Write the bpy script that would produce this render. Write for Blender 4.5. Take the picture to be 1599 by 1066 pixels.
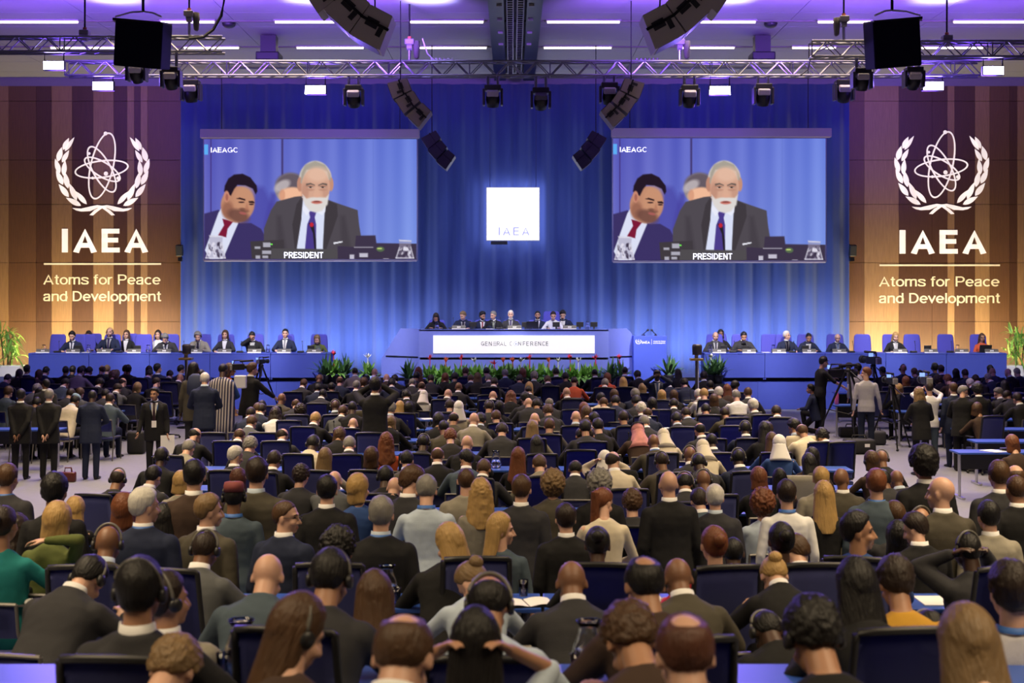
import bpy, bmesh, math, random
from mathutils import Vector, Matrix, noise, Euler
random.seed(7)
for o in list(bpy.data.objects): bpy.data.objects.remove(o)
SC = bpy.context.scene
COL = SC.collection
F = 2300.0            # focal length in pixels of the 1599 px wide frame
CZ = 3.2              # camera height
HY = 460.0            # image row of the horizon
R = math.radians

# ---------------------------------------------------------------- camera, world, exposure
cd = bpy.data.cameras.new('camera'); cam = bpy.data.objects.new('camera', cd); COL.objects.link(cam)
cam.location = (0, 0, CZ); cam.rotation_euler = (R(90), 0, 0)
cd.sensor_width = 36; cd.lens = F * 36 / 1599
cd.shift_y = -(533 - HY) / 1599
cd.clip_start = 0.2; cd.clip_end = 200
cd.dof.use_dof = True; cd.dof.focus_distance = 24; cd.dof.aperture_fstop = 3.6
SC.camera = cam
w = bpy.data.worlds.new('world'); SC.world = w; w.use_nodes = True
w.node_tree.nodes['Background'].inputs[0].default_value = (0.10, 0.09, 0.14, 1)
w.node_tree.nodes['Background'].inputs[1].default_value = 0.2
vs = SC.view_settings
vs.view_transform = 'Standard'; vs.look = 'None'; vs.gamma = 1; vs.exposure = 0.0; vs.use_curve_mapping = False

def lamp(name, kind, loc, target, energy, color, **kw):
    ld = bpy.data.lights.new(name, kind); ld.energy = energy; ld.color = color
    for k, v in kw.items(): setattr(ld, k, v)
    o = bpy.data.objects.new(name, ld); COL.objects.link(o); o.location = loc
    d = Vector(target) - Vector(loc)
    o.rotation_euler = d.to_track_quat('-Z', 'Y').to_euler()
    return o
WARM = (1.0, .77, .48); WHITE = (1.0, .93, .86); VIOLET = (.22, .10, 1.0); BLUE = (.62, .70, 1.0)
# house lights over the audience
for d in (3.0, 10.5, 19.0, 26.5, 33.0):
    for X in (-6.0, 6.0):
        lamp('house_light', 'AREA', (X, d, 9.6), (X * .9, d + (1.5 if d < 20 else -1.5), 0), 450 if d < 30 else 430, WARM, shape='RECTANGLE', size=5.0, size_y=4.0, spread=R(96))
# stage light from the truss onto the people at the tables
for X in (-12.2, -8.6, -5.2, 5.6, 8.8, 12.4):
    lamp('stage_spot', 'SPOT', (X * .92, 33.8, 7.9), (X, 42.2, 1.7), 4200, WHITE, spot_size=R(34), spot_blend=.6, shadow_soft_size=.15)
for X in (-1.7, 1.7, 4.6):
    lamp('podium_spot', 'SPOT', (X, 33.8, 7.9), (X, 42.2, 2.0), 3300, WHITE, spot_size=R(30), spot_blend=.6, shadow_soft_size=.15)
# uplights along the foot of the curtain and of the wooden walls
lamp('curtain_uplight', 'AREA', (0, 43.9, 1.1), (0, 45.6, 4.4), 900, (.70, .78, 1.0), shape='RECTANGLE', size=19.5, size_y=.25)
lamp('curtain_wash', 'AREA', (0, 41.0, 6.6), (0, 45.2, 2.4), 260, (.50, .58, 1.0), shape='RECTANGLE', size=18, size_y=.5)
for sx in (-1, 1):
    lamp('wall_uplight', 'AREA', (sx * 13.2, 43.6, 1.0), (sx * 13.2, 45.5, 4.0), 560, (1.0, .79, .36), shape='RECTANGLE', size=5.6, size_y=.25)
# violet wash on the ceiling near the camera side of the truss
for X in (-9.0, -4.6, -1.9, 4.9, 9.7):
    lamp('ceiling_uplight', 'SPOT', (X, 32.6, 8.9), (X * 1.0, 33.2, 9.9), 1500, (.50, .50, 1.0), spot_size=R(64), spot_blend=.9, shadow_soft_size=.1)
for X in (-13, -9.5, -6.5, -3, 3, 6.5, 9.5, 13):
    lamp('ceiling_wash', 'SPOT', (X, 31.6, 8.7), (X, 33.4, 9.9), 1700, (.30, .12, 1.0), spot_size=R(96), spot_blend=.7, shadow_soft_size=.2)

# ---------------------------------------------------------------- materials
MATS = {}
def mat(name, col, rough=.6, metal=0.0, emit=None, es=0.0, bump=None, sheen=0.0, spec=None, trans=0.0, vary=0.0):
    if name in MATS: return MATS[name]
    m = bpy.data.materials.new(name); m.use_nodes = True; MATS[name] = m
    nt = m.node_tree; b = nt.nodes['Principled BSDF']
    b.inputs['Base Color'].default_value = (*col, 1); b.inputs['Roughness'].default_value = rough; b.inputs['Metallic'].default_value = metal
    if spec is not None: b.inputs['Specular IOR Level'].default_value = spec
    if trans: b.inputs['Transmission Weight'].default_value = trans
    if emit: b.inputs['Emission Color'].default_value = (*emit, 1); b.inputs['Emission Strength'].default_value = es
    if sheen: b.inputs['Sheen Weight'].default_value = sheen
    if vary:
        tc = nt.nodes.new('ShaderNodeTexCoord'); n = nt.nodes.new('ShaderNodeTexNoise'); n.inputs['Scale'].default_value = 9; n.inputs['Detail'].default_value = 4
        nt.links.new(tc.outputs['Object'], n.inputs['Vector'])
        mx = nt.nodes.new('ShaderNodeMix'); mx.data_type = 'RGBA'
        mx.inputs[6].default_value = (*[c * (1 - vary) for c in col], 1); mx.inputs[7].default_value = (*[min(1, c * (1 + vary)) for c in col], 1)
        nt.links.new(n.outputs['Fac'], mx.inputs[0]); nt.links.new(mx.outputs[2], b.inputs['Base Color'])
    if bump:
        sc, st, stretch = bump
        tc = nt.nodes.new('ShaderNodeTexCoord'); mp = nt.nodes.new('ShaderNodeMapping'); mp.inputs['Scale'].default_value = stretch
        n = nt.nodes.new('ShaderNodeTexNoise'); n.inputs['Scale'].default_value = sc; n.inputs['Detail'].default_value = 3
        bp = nt.nodes.new('ShaderNodeBump'); bp.inputs['Strength'].default_value = st; bp.inputs['Distance'].default_value = .01
        nt.links.new(tc.outputs['Object'], mp.inputs[0]); nt.links.new(mp.outputs[0], n.inputs['Vector'])
        nt.links.new(n.outputs['Fac'], bp.inputs['Height']); nt.links.new(bp.outputs[0], b.inputs['Normal'])
    return m
CLOTH = dict(K=(.012, .012, .013), C=(.032, .032, .036), N=(.016, .022, .05), G=(.09, .095, .10), L=(.46, .45, .48), O=(.07, .062, .045), B=(.05, .03, .022),
             W=(.72, .72, .72), U=(.03, .07, .22), T=(.02, .22, .22), E=(.09, .11, .03), Y=(.48, .26, .03), R=(.5, .03, .04), I=(.62, .55, .42),
             P=(.42, .5, .6), X=(.26, .24, .19), S=(.06, .085, .11), D=(.022, .02, .022), F=(.55, .10, .04))
CNAME = dict(K='black', C='charcoal', N='navy', G='grey', L='light grey', O='olive grey', B='dark brown', W='white', U='blue', T='teal', E='green', Y='mustard',
             R='red', I='cream', P='pale blue', X='grey beige', S='slate blue', D='black brown', F='orange red')
def cloth(c): return mat('cloth_' + CNAME[c].replace(' ', '_'), CLOTH[c], .85, bump=(260, .25, (1, 1, .3)), vary=.15, spec=.25)
HAIRC = dict(k=(.008, .007, .007), d=(.022, .013, .009), b=(.07, .035, .016), a=(.15, .05, .02), r=(.085, .03, .016), y=(.40, .25, .09), g=(.20, .19, .17), w=(.55, .53, .48), o=(.19, .12, .055))
HNAME = dict(k='black', d='dark brown', b='brown', a='auburn', r='reddish brown', y='blond', g='grey', w='white', o='dark blond')
def hairmat(c):
    return mat('hair_' + HNAME[c].replace(' ', '_'), HAIRC[c], .48, bump=(60, .8, (1.6, 1.6, .18)), vary=.45, spec=.35)
SKINC = {'1': (.58, .34, .24), '2': (.40, .21, .125), '3': (.20, .095, .052), '4': (.07, .035, .022)}
def skin(c): return mat('skin_tone_' + dict(zip('1234', ('fair', 'tan', 'brown', 'deep')))[c], SKINC[c], .5, vary=.12)
def feat(): return mat('face_dark', (.02, .012, .01), .4)
def lips(c): return mat('lips_' + c, tuple(x * y for x, y in zip(SKINC[c], (.75, .5, .5))), .45)
blackp = mat('black_plastic', (.012, .012, .014), .45)
blackm = mat('black_metal', (.015, .015, .017), .35, .6)
alu = mat('aluminium', (.62, .62, .64), .3, 1.0)
chrome = mat('chrome', (.8, .8, .8), .15, 1.0)
bluemesh = mat('blue_mesh_fabric', (.062, .070, .20), .8, bump=(420, .5, (1, 1, 1)), spec=.2)
bluetop = mat('blue_table_laminate', (.03, .09, .42), .35)
stageblue = mat('stage_blue', (.040, .066, .40), .6, vary=.06)
stageblue2 = mat('stage_blue_pale', (.17, .22, .72), .6, vary=.05)
violetfab = mat('violet_upholstery', (.07, .07, .46), .8, bump=(300, .3, (1, 1, 1)))
whitep = mat('white_plastic', (.8, .8, .8), .4)
paper = mat('paper', (.85, .84, .8), .7)
glass = mat('clear_glass', (1, 1, 1), .03, trans=1.0)
led = mat('led_violet', (.5, .4, 1), .5, emit=(.50, .40, 1.0), es=28)
lampwhite = mat('lamp_tube', (1, 1, 1), .5, emit=(1, .86, .62), es=4.5)
greycase = mat('grey_case', (.30, .29, .27), .5)
olivecase = mat('speaker_paint', (.42, .375, .33), .6)
trussm = mat('truss_alloy', (.26, .26, .28), .32, .9)

# ---------------------------------------------------------------- helpers
def P(x, y, d): return Vector(((x - 800) * d / F, d, CZ - (y - HY) * d / F))
def px(d): return d / F
class MB:
    def __init__(s): s.bm = bmesh.new()
    def _xf(s, vs, M):
        for v in vs: v.co = M @ v.co
    def box(s, c, size, rot=None, bevel=0):
        g = bmesh.ops.create_cube(s.bm, size=1)['verts']
        M = Matrix.Translation(c) @ (rot.to_4x4() if rot is not None else Matrix()) @ Matrix.Diagonal((*size, 1))
        s._xf(g, M)
        if bevel:
            es = list({e for v in g for e in v.link_edges}); bmesh.ops.bevel(s.bm, geom=es, offset=bevel, segments=2, affect='EDGES', profile=.5)
        return s
    def cyl(s, p0, p1, r0, r1=None, seg=12, cap=True):
        p0, p1 = Vector(p0), Vector(p1); r1 = r0 if r1 is None else r1
        d = p1 - p0
        if d.length < 1e-6: return s
        q = d.to_track_quat('Z', 'Y').to_matrix().to_4x4()
        g = bmesh.ops.create_cone(s.bm, cap_ends=cap, segments=seg, radius1=r0, radius2=r1, depth=d.length)['verts']
        s._xf(g, Matrix.Translation((p0 + p1) / 2) @ q); return s
    def cap(s, p0, p1, r0, r1=None, seg=12):
        r1 = r0 if r1 is None else r1
        s.cyl(p0, p1, r0, r1, seg); s.ell(p0, (r0,) * 3, sub=2); s.ell(p1, (r1,) * 3, sub=2); return s
    def ell(s, c, r, rot=None, sub=3):
        g = bmesh.ops.create_icosphere(s.bm, subdivisions=sub, radius=1)['verts']
        s._xf(g, Matrix.Translation(c) @ (rot.to_4x4() if rot is not None else Matrix()) @ Matrix.Diagonal((*r, 1))); return s
    def tube(s, pts, r, seg=8, closed=False):
        pts = [Vector(p) for p in pts]; n = len(pts); rings = []
        for i, p in enumerate(pts):
            a = pts[(i - 1) % n] if closed or i > 0 else p; b = pts[(i + 1) % n] if closed or i < n - 1 else p
            t = (b - a).normalized(); up = Vector((0, 0, 1)) if abs(t.z) < .95 else Vector((1, 0, 0))
            u = t.cross(up).normalized(); v = u.cross(t)
            rr = r[i] if isinstance(r, (list, tuple)) else r
            rings.append([s.bm.verts.new(p + (u * math.cos(2 * math.pi * k / seg) + v * math.sin(2 * math.pi * k / seg)) * rr) for k in range(seg)])
        for i in range(n if closed else n - 1):
            A, B = rings[i], rings[(i + 1) % n]
            for k in range(seg): s.bm.faces.new((A[k], B[k], B[(k + 1) % seg], A[(k + 1) % seg]))
        if not closed:
            s.bm.faces.new(rings[0]); s.bm.faces.new(rings[-1][::-1])
        return s
    def loft(s, rings, cap=True):
        rr = [[s.bm.verts.new(p) for p in ring] for ring in rings]; n = len(rr[0])
        for A, B in zip(rr, rr[1:]):
            for k in range(n): s.bm.faces.new((A[k], A[(k + 1) % n], B[(k + 1) % n], B[k]))
        if cap:
            s.bm.faces.new(rr[0][::-1]); s.bm.faces.new(rr[-1])
        return s
    def lathe(s, prof, c=(0, 0, 0), seg=20):
        c = Vector(c)
        return s.loft([[c + Vector((max(r, 1e-4) * math.cos(2 * math.pi * k / seg), max(r, 1e-4) * math.sin(2 * math.pi * k / seg), z)) for k in range(seg)] for r, z in prof])
    def prism(s, pts, y0, y1):
        """polygon in the XZ plane given depth along Y"""
        A = [s.bm.verts.new((x, y0, z)) for x, z in pts]; B = [s.bm.verts.new((x, y1, z)) for x, z in pts]; n = len(pts)
        s.bm.faces.new(A); s.bm.faces.new(B[::-1])
        for k in range(n): s.bm.faces.new((A[k], B[k], B[(k + 1) % n], A[(k + 1) % n]))
        return s
    def poly(s, pts):
        s.bm.faces.new([s.bm.verts.new(p) for p in pts]); return s
    def grid(s, f, nu, nv):
        V = [[s.bm.verts.new(f(i / nu, j / nv)) for j in range(nv + 1)] for i in range(nu + 1)]
        for i in range(nu):
            for j in range(nv): s.bm.faces.new((V[i][j], V[i + 1][j], V[i + 1][j + 1], V[i][j + 1]))
        return s
    def mesh(s, name, m=None, smooth=False, fix=True):
        if fix: bmesh.ops.recalc_face_normals(s.bm, faces=s.bm.faces)
        me = bpy.data.meshes.new(name); s.bm.to_mesh(me); s.bm.free()
        if m is not None: me.materials.append(m)
        if smooth: me.polygons.foreach_set('use_smooth', [True] * len(me.polygons))
        return me
    def obj(s, name, m, parent=None, smooth=False, fix=True):
        return link(name, s.mesh(name, m, smooth, fix), parent)
def link(name, data, parent=None):
    o = bpy.data.objects.new(name, data); COL.objects.link(o)
    if parent is not None: o.parent = parent
    return o
def tag(o, label=None, cat=None, group=None, kind=None):
    if label: o['label'] = label
    if cat: o['category'] = cat
    if group: o['group'] = group
    if kind: o['kind'] = kind
    return o
def empty(name, loc, label=None, cat=None, group=None, rz=0):
    o = bpy.data.objects.new(name, None); COL.objects.link(o); o.location = loc; o.rotation_euler.z = rz; o.empty_display_size = .1
    return tag(o, label, cat, group)
def copy_tree(o, parent=None):
    c = o.copy(); COL.objects.link(c); c.parent = parent
    for ch in list(o.children): copy_tree(ch, c)
    return c
def struct(o): o['kind'] = 'structure'; return o
def crom(k, n=5):
    out = []; K = [k[0]] + list(k) + [k[-1]]
    for i in range(1, len(K) - 2):
        p0, p1, p2, p3 = K[i - 1:i + 3]
        for t in range(n):
            u = t / n; out.append(tuple(.5 * (2 * p1[c] + (p2[c] - p0[c]) * u + (2 * p0[c] - 5 * p1[c] + 4 * p2[c] - p3[c]) * u * u + (3 * p1[c] - p0[c] - 3 * p2[c] + p3[c]) * u ** 3) for c in (0, 1)))
    return out + [tuple(k[-1])]
def arc(cx, cy, rx_, ry_, a0, a1, n=22): return [(cx + rx_ * math.cos(R(a0 + (a1 - a0) * i / n)), cy + ry_ * math.sin(R(a0 + (a1 - a0) * i / n))) for i in range(n + 1)]
def glyph(c, w):
    h = w / 2; T = 1 - h; B = h
    bowl = lambda cx: arc(cx, .365, .255 - h * .3, .375 - h, 0, 360)
    S = lambda sx, sy: crom([(x * sx, y * sy) for x, y in ((.63, .70), (.56, .87), (.34, 1 - h / sy), (.13, .88), (.09, .73), (.2, .60), (.42, .50), (.58, .40), (.63, .27), (.55, .11), (.34, h / sy), (.12, .12), (.045, .30))])
    st = lambda x, a=0, b=1: [(x, a), (x, b)]
    G = {' ': (.30, []), 'I': (.10 + w, [st(.05 + h)]), 'A': (.78, [[(.03 + h * .6, 0), (.39, 1.0), (.75 - h * .6, 0)], [(.17, .30), (.61, .30)]]), 'E': (.66, [st(h + .03), [(.03, T), (.62, T)], [(.03, .52), (.58, .52)], [(.03, B), (.63, B)]]),
        'F': (.62, [st(h + .03), [(.03, T), (.6, T)], [(.03, .5), (.54, .5)]]), 'L': (.60, [st(h + .03), [(.03, B), (.57, B)]]), 'T': (.66, [st(.33), [(.02, T), (.64, T)]]), 'N': (.76, [st(h + .04), [(h + .04, 1), (.72 - h, 0)], st(.72 - h)]),
        'P': (.70, [st(h + .04), [(h + .04, T), (.40, T)] + arc(.40, (T + .46) / 2, .25 - h * .5, (T - .46) / 2, 90, -90) + [(h + .04, .46)]]), 'R': (.75, [st(h + .04), [(h + .04, T), (.42, T)] + arc(.42, (T + .48) / 2, .25 - h * .5, (T - .48) / 2, 90, -90) + [(h + .04, .48)], [(.40, .48), (.68, 0)]]),
        'D': (.77, [st(h + .04), [(h + .04, T), (.34, T)] + arc(.34, .5, .39 - h, .5 - h, 90, -90) + [(h + .04, B)]]), 'S': (.70, [S(1, 1)]), 'C': (.78, [arc(.40, .5, .37 - h, .5 - h, 42, 318, 30)]), 'G': (.82, [arc(.40, .5, .37 - h, .5 - h, 42, 345, 30), [(.44, .44), (.755, .44)], [(.755 - h, .48), (.755 - h, .08)]]), 'O': (.82, [arc(.41, .5, .38 - h, .5 - h, 0, 360, 36)]),
        'o': (.60, [bowl(.30)]), 'c': (.54, [arc(.29, .365, .255 - h * .3, .375 - h, 45, 315)]), 'e': (.60, [[(.06, .37), (.30 + .255 - h * .3, .37)], arc(.30, .365, .255 - h * .3, .375 - h, 0, 318, 26)]),
        'a': (.58, [crom([(.07, .53), (.13, .67), (.27, .74 - h), (.41, .68), (.45, .53), (.45, .0)]), crom([(.45, .43), (.30, .40), (.12, .34), (.06, .21), (.11, .08), (.24, h), (.38, .09), (.45, .22)])]), 'd': (.62, [bowl(.29), st(.55 - h)]), 'p': (.62, [bowl(.33), st(.06 + h * .4, -.27, .74)]),
        't': (.36, [crom([(.17, .95), (.17, .5), (.17, .16), (.22, h), (.34, h)]), [(.02, .70), (.33, .70)]]), 'm': (.90, [st(.08, 0, .74), crom([(.08, .45), (.14, .64), (.27, .74 - h), (.39, .67), (.43, .52), (.43, 0)]), crom([(.43, .45), (.49, .64), (.62, .74 - h), (.75, .67), (.79, .52), (.79, 0)])]),
        'n': (.60, [st(.08, 0, .74), crom([(.08, .45), (.15, .64), (.30, .74 - h), (.44, .67), (.49, .52), (.49, 0)])]), 'r': (.38, [st(.08, 0, .74), crom([(.08, .42), (.14, .62), (.25, .69), (.35, .69)])]), 'f': (.36, [crom([(.16, 0), (.16, .4), (.16, .82), (.21, .94), (.35, .97)]), [(.02, .70), (.33, .70)]]), 's': (.54, [S(.78, .74)]), 'v': (.54, [[(.03, .74), (.27, w * .9), (.51, .74)]]), 'l': (.22, [st(.11)])}
    return G[c]
def textmesh(body, h, m, bold=0.0, spacing=1.0, extrude=.002, width=None, name='lettering', align='LEFT'):
    """monoline sans lettering standing in the XZ plane, readable from -Y, capital height h; bold = extra stroke"""
    b = MB(); x = 0; w_ = .125 + bold * 3.2; hw = w_ / 2
    for c in body:
        adv, strokes = glyph(c, w_)
        for pts in strokes:
            pts = [Vector((p[0], p[1])) for p in pts]; pts = [p for i, p in enumerate(pts) if i == 0 or (p - pts[i - 1]).length > 1e-3]; n = len(pts); V = []
            closed = (pts[0] - pts[-1]).length < 1e-4
            for i, p in enumerate(pts):
                t0 = (p - pts[i - 1]).normalized() if i > 0 else ((pts[0] - pts[-2]).normalized() if closed else (pts[1] - p).normalized()); t1 = (pts[i + 1] - p).normalized() if i < n - 1 else ((pts[1] - pts[0]).normalized() if closed else t0)
                t = (t0 + t1).normalized(); nn = Vector((-t.y, t.x)); k = hw / max(.35, nn.dot(Vector((-t0.y, t0.x))))
                V.append([b.bm.verts.new((x + q.x, 0, q.y)) for q in (p + nn * k, p - nn * k)])
            for A, B_ in zip(V, V[1:]):
                b.bm.faces.new((A[0], A[1], B_[1], B_[0]))
        x += adv + .03 * spacing + (spacing - 1) * .35
    for v in b.bm.verts:
        if len(body) and v.co.z > 1.0: v.co.z = 1.0
    me = b.mesh(name, m, fix=False); xs = [v.co.x for v in me.vertices]; x0, x1 = min(xs), max(xs)
    sx = h if width is None else width / (x1 - x0); off = {'LEFT': -x0, 'CENTER': -(x0 + x1) / 2, 'RIGHT': -x1}[align]
    for v in me.vertices: v.co = ((v.co.x + off) * sx, 0, v.co.z * h)
    return me
def words_at(body, h, m, width, bold=0.0):
    W = textmesh(body, 1, m, bold); xs = [v.co.x for v in W.vertices]; k = width / (max(xs) - min(xs)); out = []; x = 0
    for wd in body.split():
        me = textmesh(wd, 1, m, bold); pre = body[:body.index(wd)]
        off = sum(glyph(c, .125 + bold * 3.2)[0] + .03 for c in pre)
        for v in me.vertices: v.co = (v.co.x * k, 0, v.co.z * h)
        out.append((me, off * k))
    return out
ORD = ['zeroth', 'first', 'second', 'third', 'fourth', 'fifth', 'sixth', 'seventh', 'eighth', 'ninth', 'tenth', 'eleventh', 'twelfth', 'thirteenth', 'fourteenth', 'fifteenth', 'sixteenth', 'seventeenth', 'eighteenth', 'nineteenth', 'twentieth']
def nth(n): return ORD[n] if n < len(ORD) else ('twenty-' + ORD[n - 20] if n < 30 else 'thirtieth' if n == 30 else 'thirty-' + ORD[n - 30])

# ---------------------------------------------------------------- the hall
carpet = mat('carpet', (.20, .205, .25), .95, bump=(300, .4, (1, 1, 1)), vary=.12)
plaster = mat('ceiling_panel', (.26, .25, .28), .8, vary=.05)
darkwall = mat('dark_side_wall', (.10, .06, .04), .8)
struct(MB().box((0, 29, -.05), (34, 36, .1)).obj('floor', carpet))
def tier(name, y0, y1, z): struct(MB().box((0, (y0 + y1) / 2, z / 2 - .05), (34, y1 - y0, z + .1)).obj(name, carpet))
for k, (a, b, z) in enumerate(((8.55, 10.15, .42), (6.6, 8.55, .60), (5.2, 6.6, .82), (4.2, 5.2, .95), (-2, 4.2, 1.05))): tier('floor_tier', a, b, z)
def floor_z(d): return 0 if d > 10.15 else .42 if d > 8.55 else .60 if d > 6.6 else .82 if d > 5.2 else .95 if d > 4.2 else 1.05
struct(MB().box((-17.1, 22.5, 5), (.2, 49, 10.2)).obj('wall_west', darkwall)); struct(MB().box((17.1, 22.5, 5), (.2, 49, 10.2)).obj('wall_east', darkwall))
struct(MB().box((0, -2.1, 5), (34, .2, 10.2)).obj('wall_rear', darkwall))
# ceiling of long panels with seams
cb = MB(); y = -2.0
while y < 45.9:
    st = 1.85
    for k in range(10):
        x0 = -17 + k * 3.4
        cb.box((x0 + 1.7, y + st / 2, 9.95), (3.385, st - .02, .1))
    y += st
struct(cb.obj('ceiling', plaster)); struct(MB().box((0, 22, 10.1), (34.4, 49, .1)).obj('ceiling_slab', blackp))
# light lines set in the ceiling
slot_i = [0, 0]
tubes = {35.9: ((-20, 122), (252, 335), (430, 532), (640, 755), (855, 968), (1085, 1180), (1278, 1360), (1490, 1610)), 39.65: ((80, 185), (288, 373), (464, 568), (655, 760), (850, 955), (1062, 1147), (1238, 1305), (1440, 1535))}
for d, segs in tubes.items():
    struct(MB().box((0, d + .13, 9.885), (34, .10, .03)).obj('trim_ceiling', mat('trim_grey', (.16, .14, .13), .6)))
    for i, (a, b) in enumerate(segs):
        t = empty('ceiling_light', ((a + b - 1600) / 2 * px(d), d, 9.88), '%s warm linear ceiling light from the left in the %s line of lights' % (nth(i + 1), 'higher' if d < 37 else 'lower'), 'ceiling light', 'linear ceiling lights')
        L = (b - a) * px(d)
        MB().box((0, 0, 0), (L + .06, .16, .04)).obj('housing', greycase, t); MB().cyl((-L / 2, 0, -.03), (L / 2, 0, -.03), .034, seg=10).obj('tube', lampwhite, t)
# black service channel running along the middle of the ceiling
ch = empty('ceiling_channel', (0, 38, 9.8), 'black lighting channel with a grey track along the middle of the ceiling', 'ceiling channel')
for sx in (-1, 1): MB().box((.075 + sx * .435, 0, -.02), (.35, 13, .24)).obj('black_tray', blackm, ch)
tb = MB()
for sx in (-1, 1):
    tb.box((.075 + sx * .12, 0, -.03), (.17, 13, .06))
tb.obj('cable_track', alu if False else mat('track_grey', (.42, .40, .46), .5), ch)
rb = MB()
for k in range(48):
    for sx in (-1, 1): rb.box((.075 + sx * .12, -6.4 + k * .27, -.075), (.12, .05, .03))
rb.obj('track_rungs', blackm, ch)
for k in range(4):
    for sx in (-1, 1): MB().box((.075 + sx * .36, -5.2 + k * 1.7, -.16), (.12, .09, .05)).obj('fitting', greycase, ch)
# soffit above the curtain
struct(MB().box((0, 46.2, 9.75), (34, 1.6, .3)).obj('beam_soffit', plaster))
struct(MB().box((0, 47.1, 5), (34, .2, 10.2)).obj('wall_stage', darkwall))
# wooden walls, striped veneer
def wood(name, a, b):
    m = bpy.data.materials.new(name); m.use_nodes = True; nt = m.node_tree; bs = nt.nodes['Principled BSDF']
    tc = nt.nodes.new('ShaderNodeTexCoord'); mp = nt.nodes.new('ShaderNodeMapping'); mp.inputs['Scale'].default_value = (14, 1, .7)
    n = nt.nodes.new('ShaderNodeTexNoise'); n.inputs['Scale'].default_value = 3; n.inputs['Detail'].default_value = 6; n.inputs['Distortion'].default_value = .5
    cr = nt.nodes.new('ShaderNodeValToRGB'); cr.color_ramp.elements[0].position = .3; cr.color_ramp.elements[1].position = .75
    cr.color_ramp.elements[0].color = (*a, 1); cr.color_ramp.elements[1].color = (*b, 1)
    nt.links.new(tc.outputs['Object'], mp.inputs[0]); nt.links.new(mp.outputs[0], n.inputs['Vector']); nt.links.new(n.outputs['Fac'], cr.inputs[0]); nt.links.new(cr.outputs[0], bs.inputs['Base Color'])
    bs.inputs['Roughness'].default_value = .5
    return m
WD = wood('wood_dark', (.055, .022, .012), (.085, .034, .017)); WM = wood('wood_mid', (.092, .041, .020), (.135, .062, .028)); WL = wood('wood_light', (.20, .112, .056), (.29, .165, .08))
def woodwall(name, stripes, d):
    bms = [MB(), MB(), MB()]
    zs = [0, P(0, 502, d).z, P(0, 410, d).z, P(0, 319, d).z, P(0, 250, d).z, P(0, 158, d).z, 9.62]
    for a, b, t in stripes:
        for z0, z1 in zip(zs, zs[1:]):
            bms[t].box(((a + b - 1600) / 2 * px(d), d + .05, (z0 + z1) / 2), ((b - a) * px(d) - .006, .1, z1 - z0 - .012))
    bm = bmesh.new()
    me = bpy.data.meshes.new(name)
    for i, q in enumerate(bms):
        for f in q.bm.faces: f.material_index = i
        tmp = bpy.data.meshes.new('t'); q.bm.to_mesh(tmp); bm.from_mesh(tmp); q.bm.free()
    bm.to_mesh(me); bm.free()
    for m in (WD, WM, WL): me.materials.append(m)
    return struct(link(name, me))
WY = 45.3
woodwall('wall_left', [(-60, -5, 1), (-5, 14, 2), (14, 57, 1), (57, 81, 0), (81, 113, 2), (113, 146, 0), (146, 178, 2), (178, 199, 0), (199, 210, 2), (210, 220, 0), (220, 231, 2), (231, 286, 1)], WY)
woodwall('wall_right', [(1325, 1350, 1), (1350, 1404, 2), (1404, 1456, 0), (1456, 1480, 0), (1480, 1491, 2), (1491, 1523, 0), (1523, 1546, 2), (1546, 1577, 1), (1577, 1589, 0), (1589, 1660, 2)], WY)
# pleated stage curtain
def curtain_fold(x): return .075 * math.sin(x * 9.5 + 1.3 * math.sin(x * 1.7)) + .05 * math.sin(x * 4.1 + 2) + .02 * math.sin(x * 23)
cx0, cx1 = (284 - 800) * px(45.1), (1327 - 800) * px(45.1)
c = MB().grid(lambda u, v: Vector((cx0 + (cx1 - cx0) * u, 45.1 + curtain_fold(cx0 + (cx1 - cx0) * u) * (1.15 - .4 * v), .6 + 9.05 * v)), 900, 6)
o = c.obj('stage_curtain', mat('blue_velvet', (.042, .068, .22), .85, sheen=.25, spec=.15), None, True)
md = o.modifiers.new('thick', 'SOLIDIFY'); md.thickness = .02; md.offset = 1
tag(o, 'tall pleated blue curtain filling the wall behind the podium', 'curtain')
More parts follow.
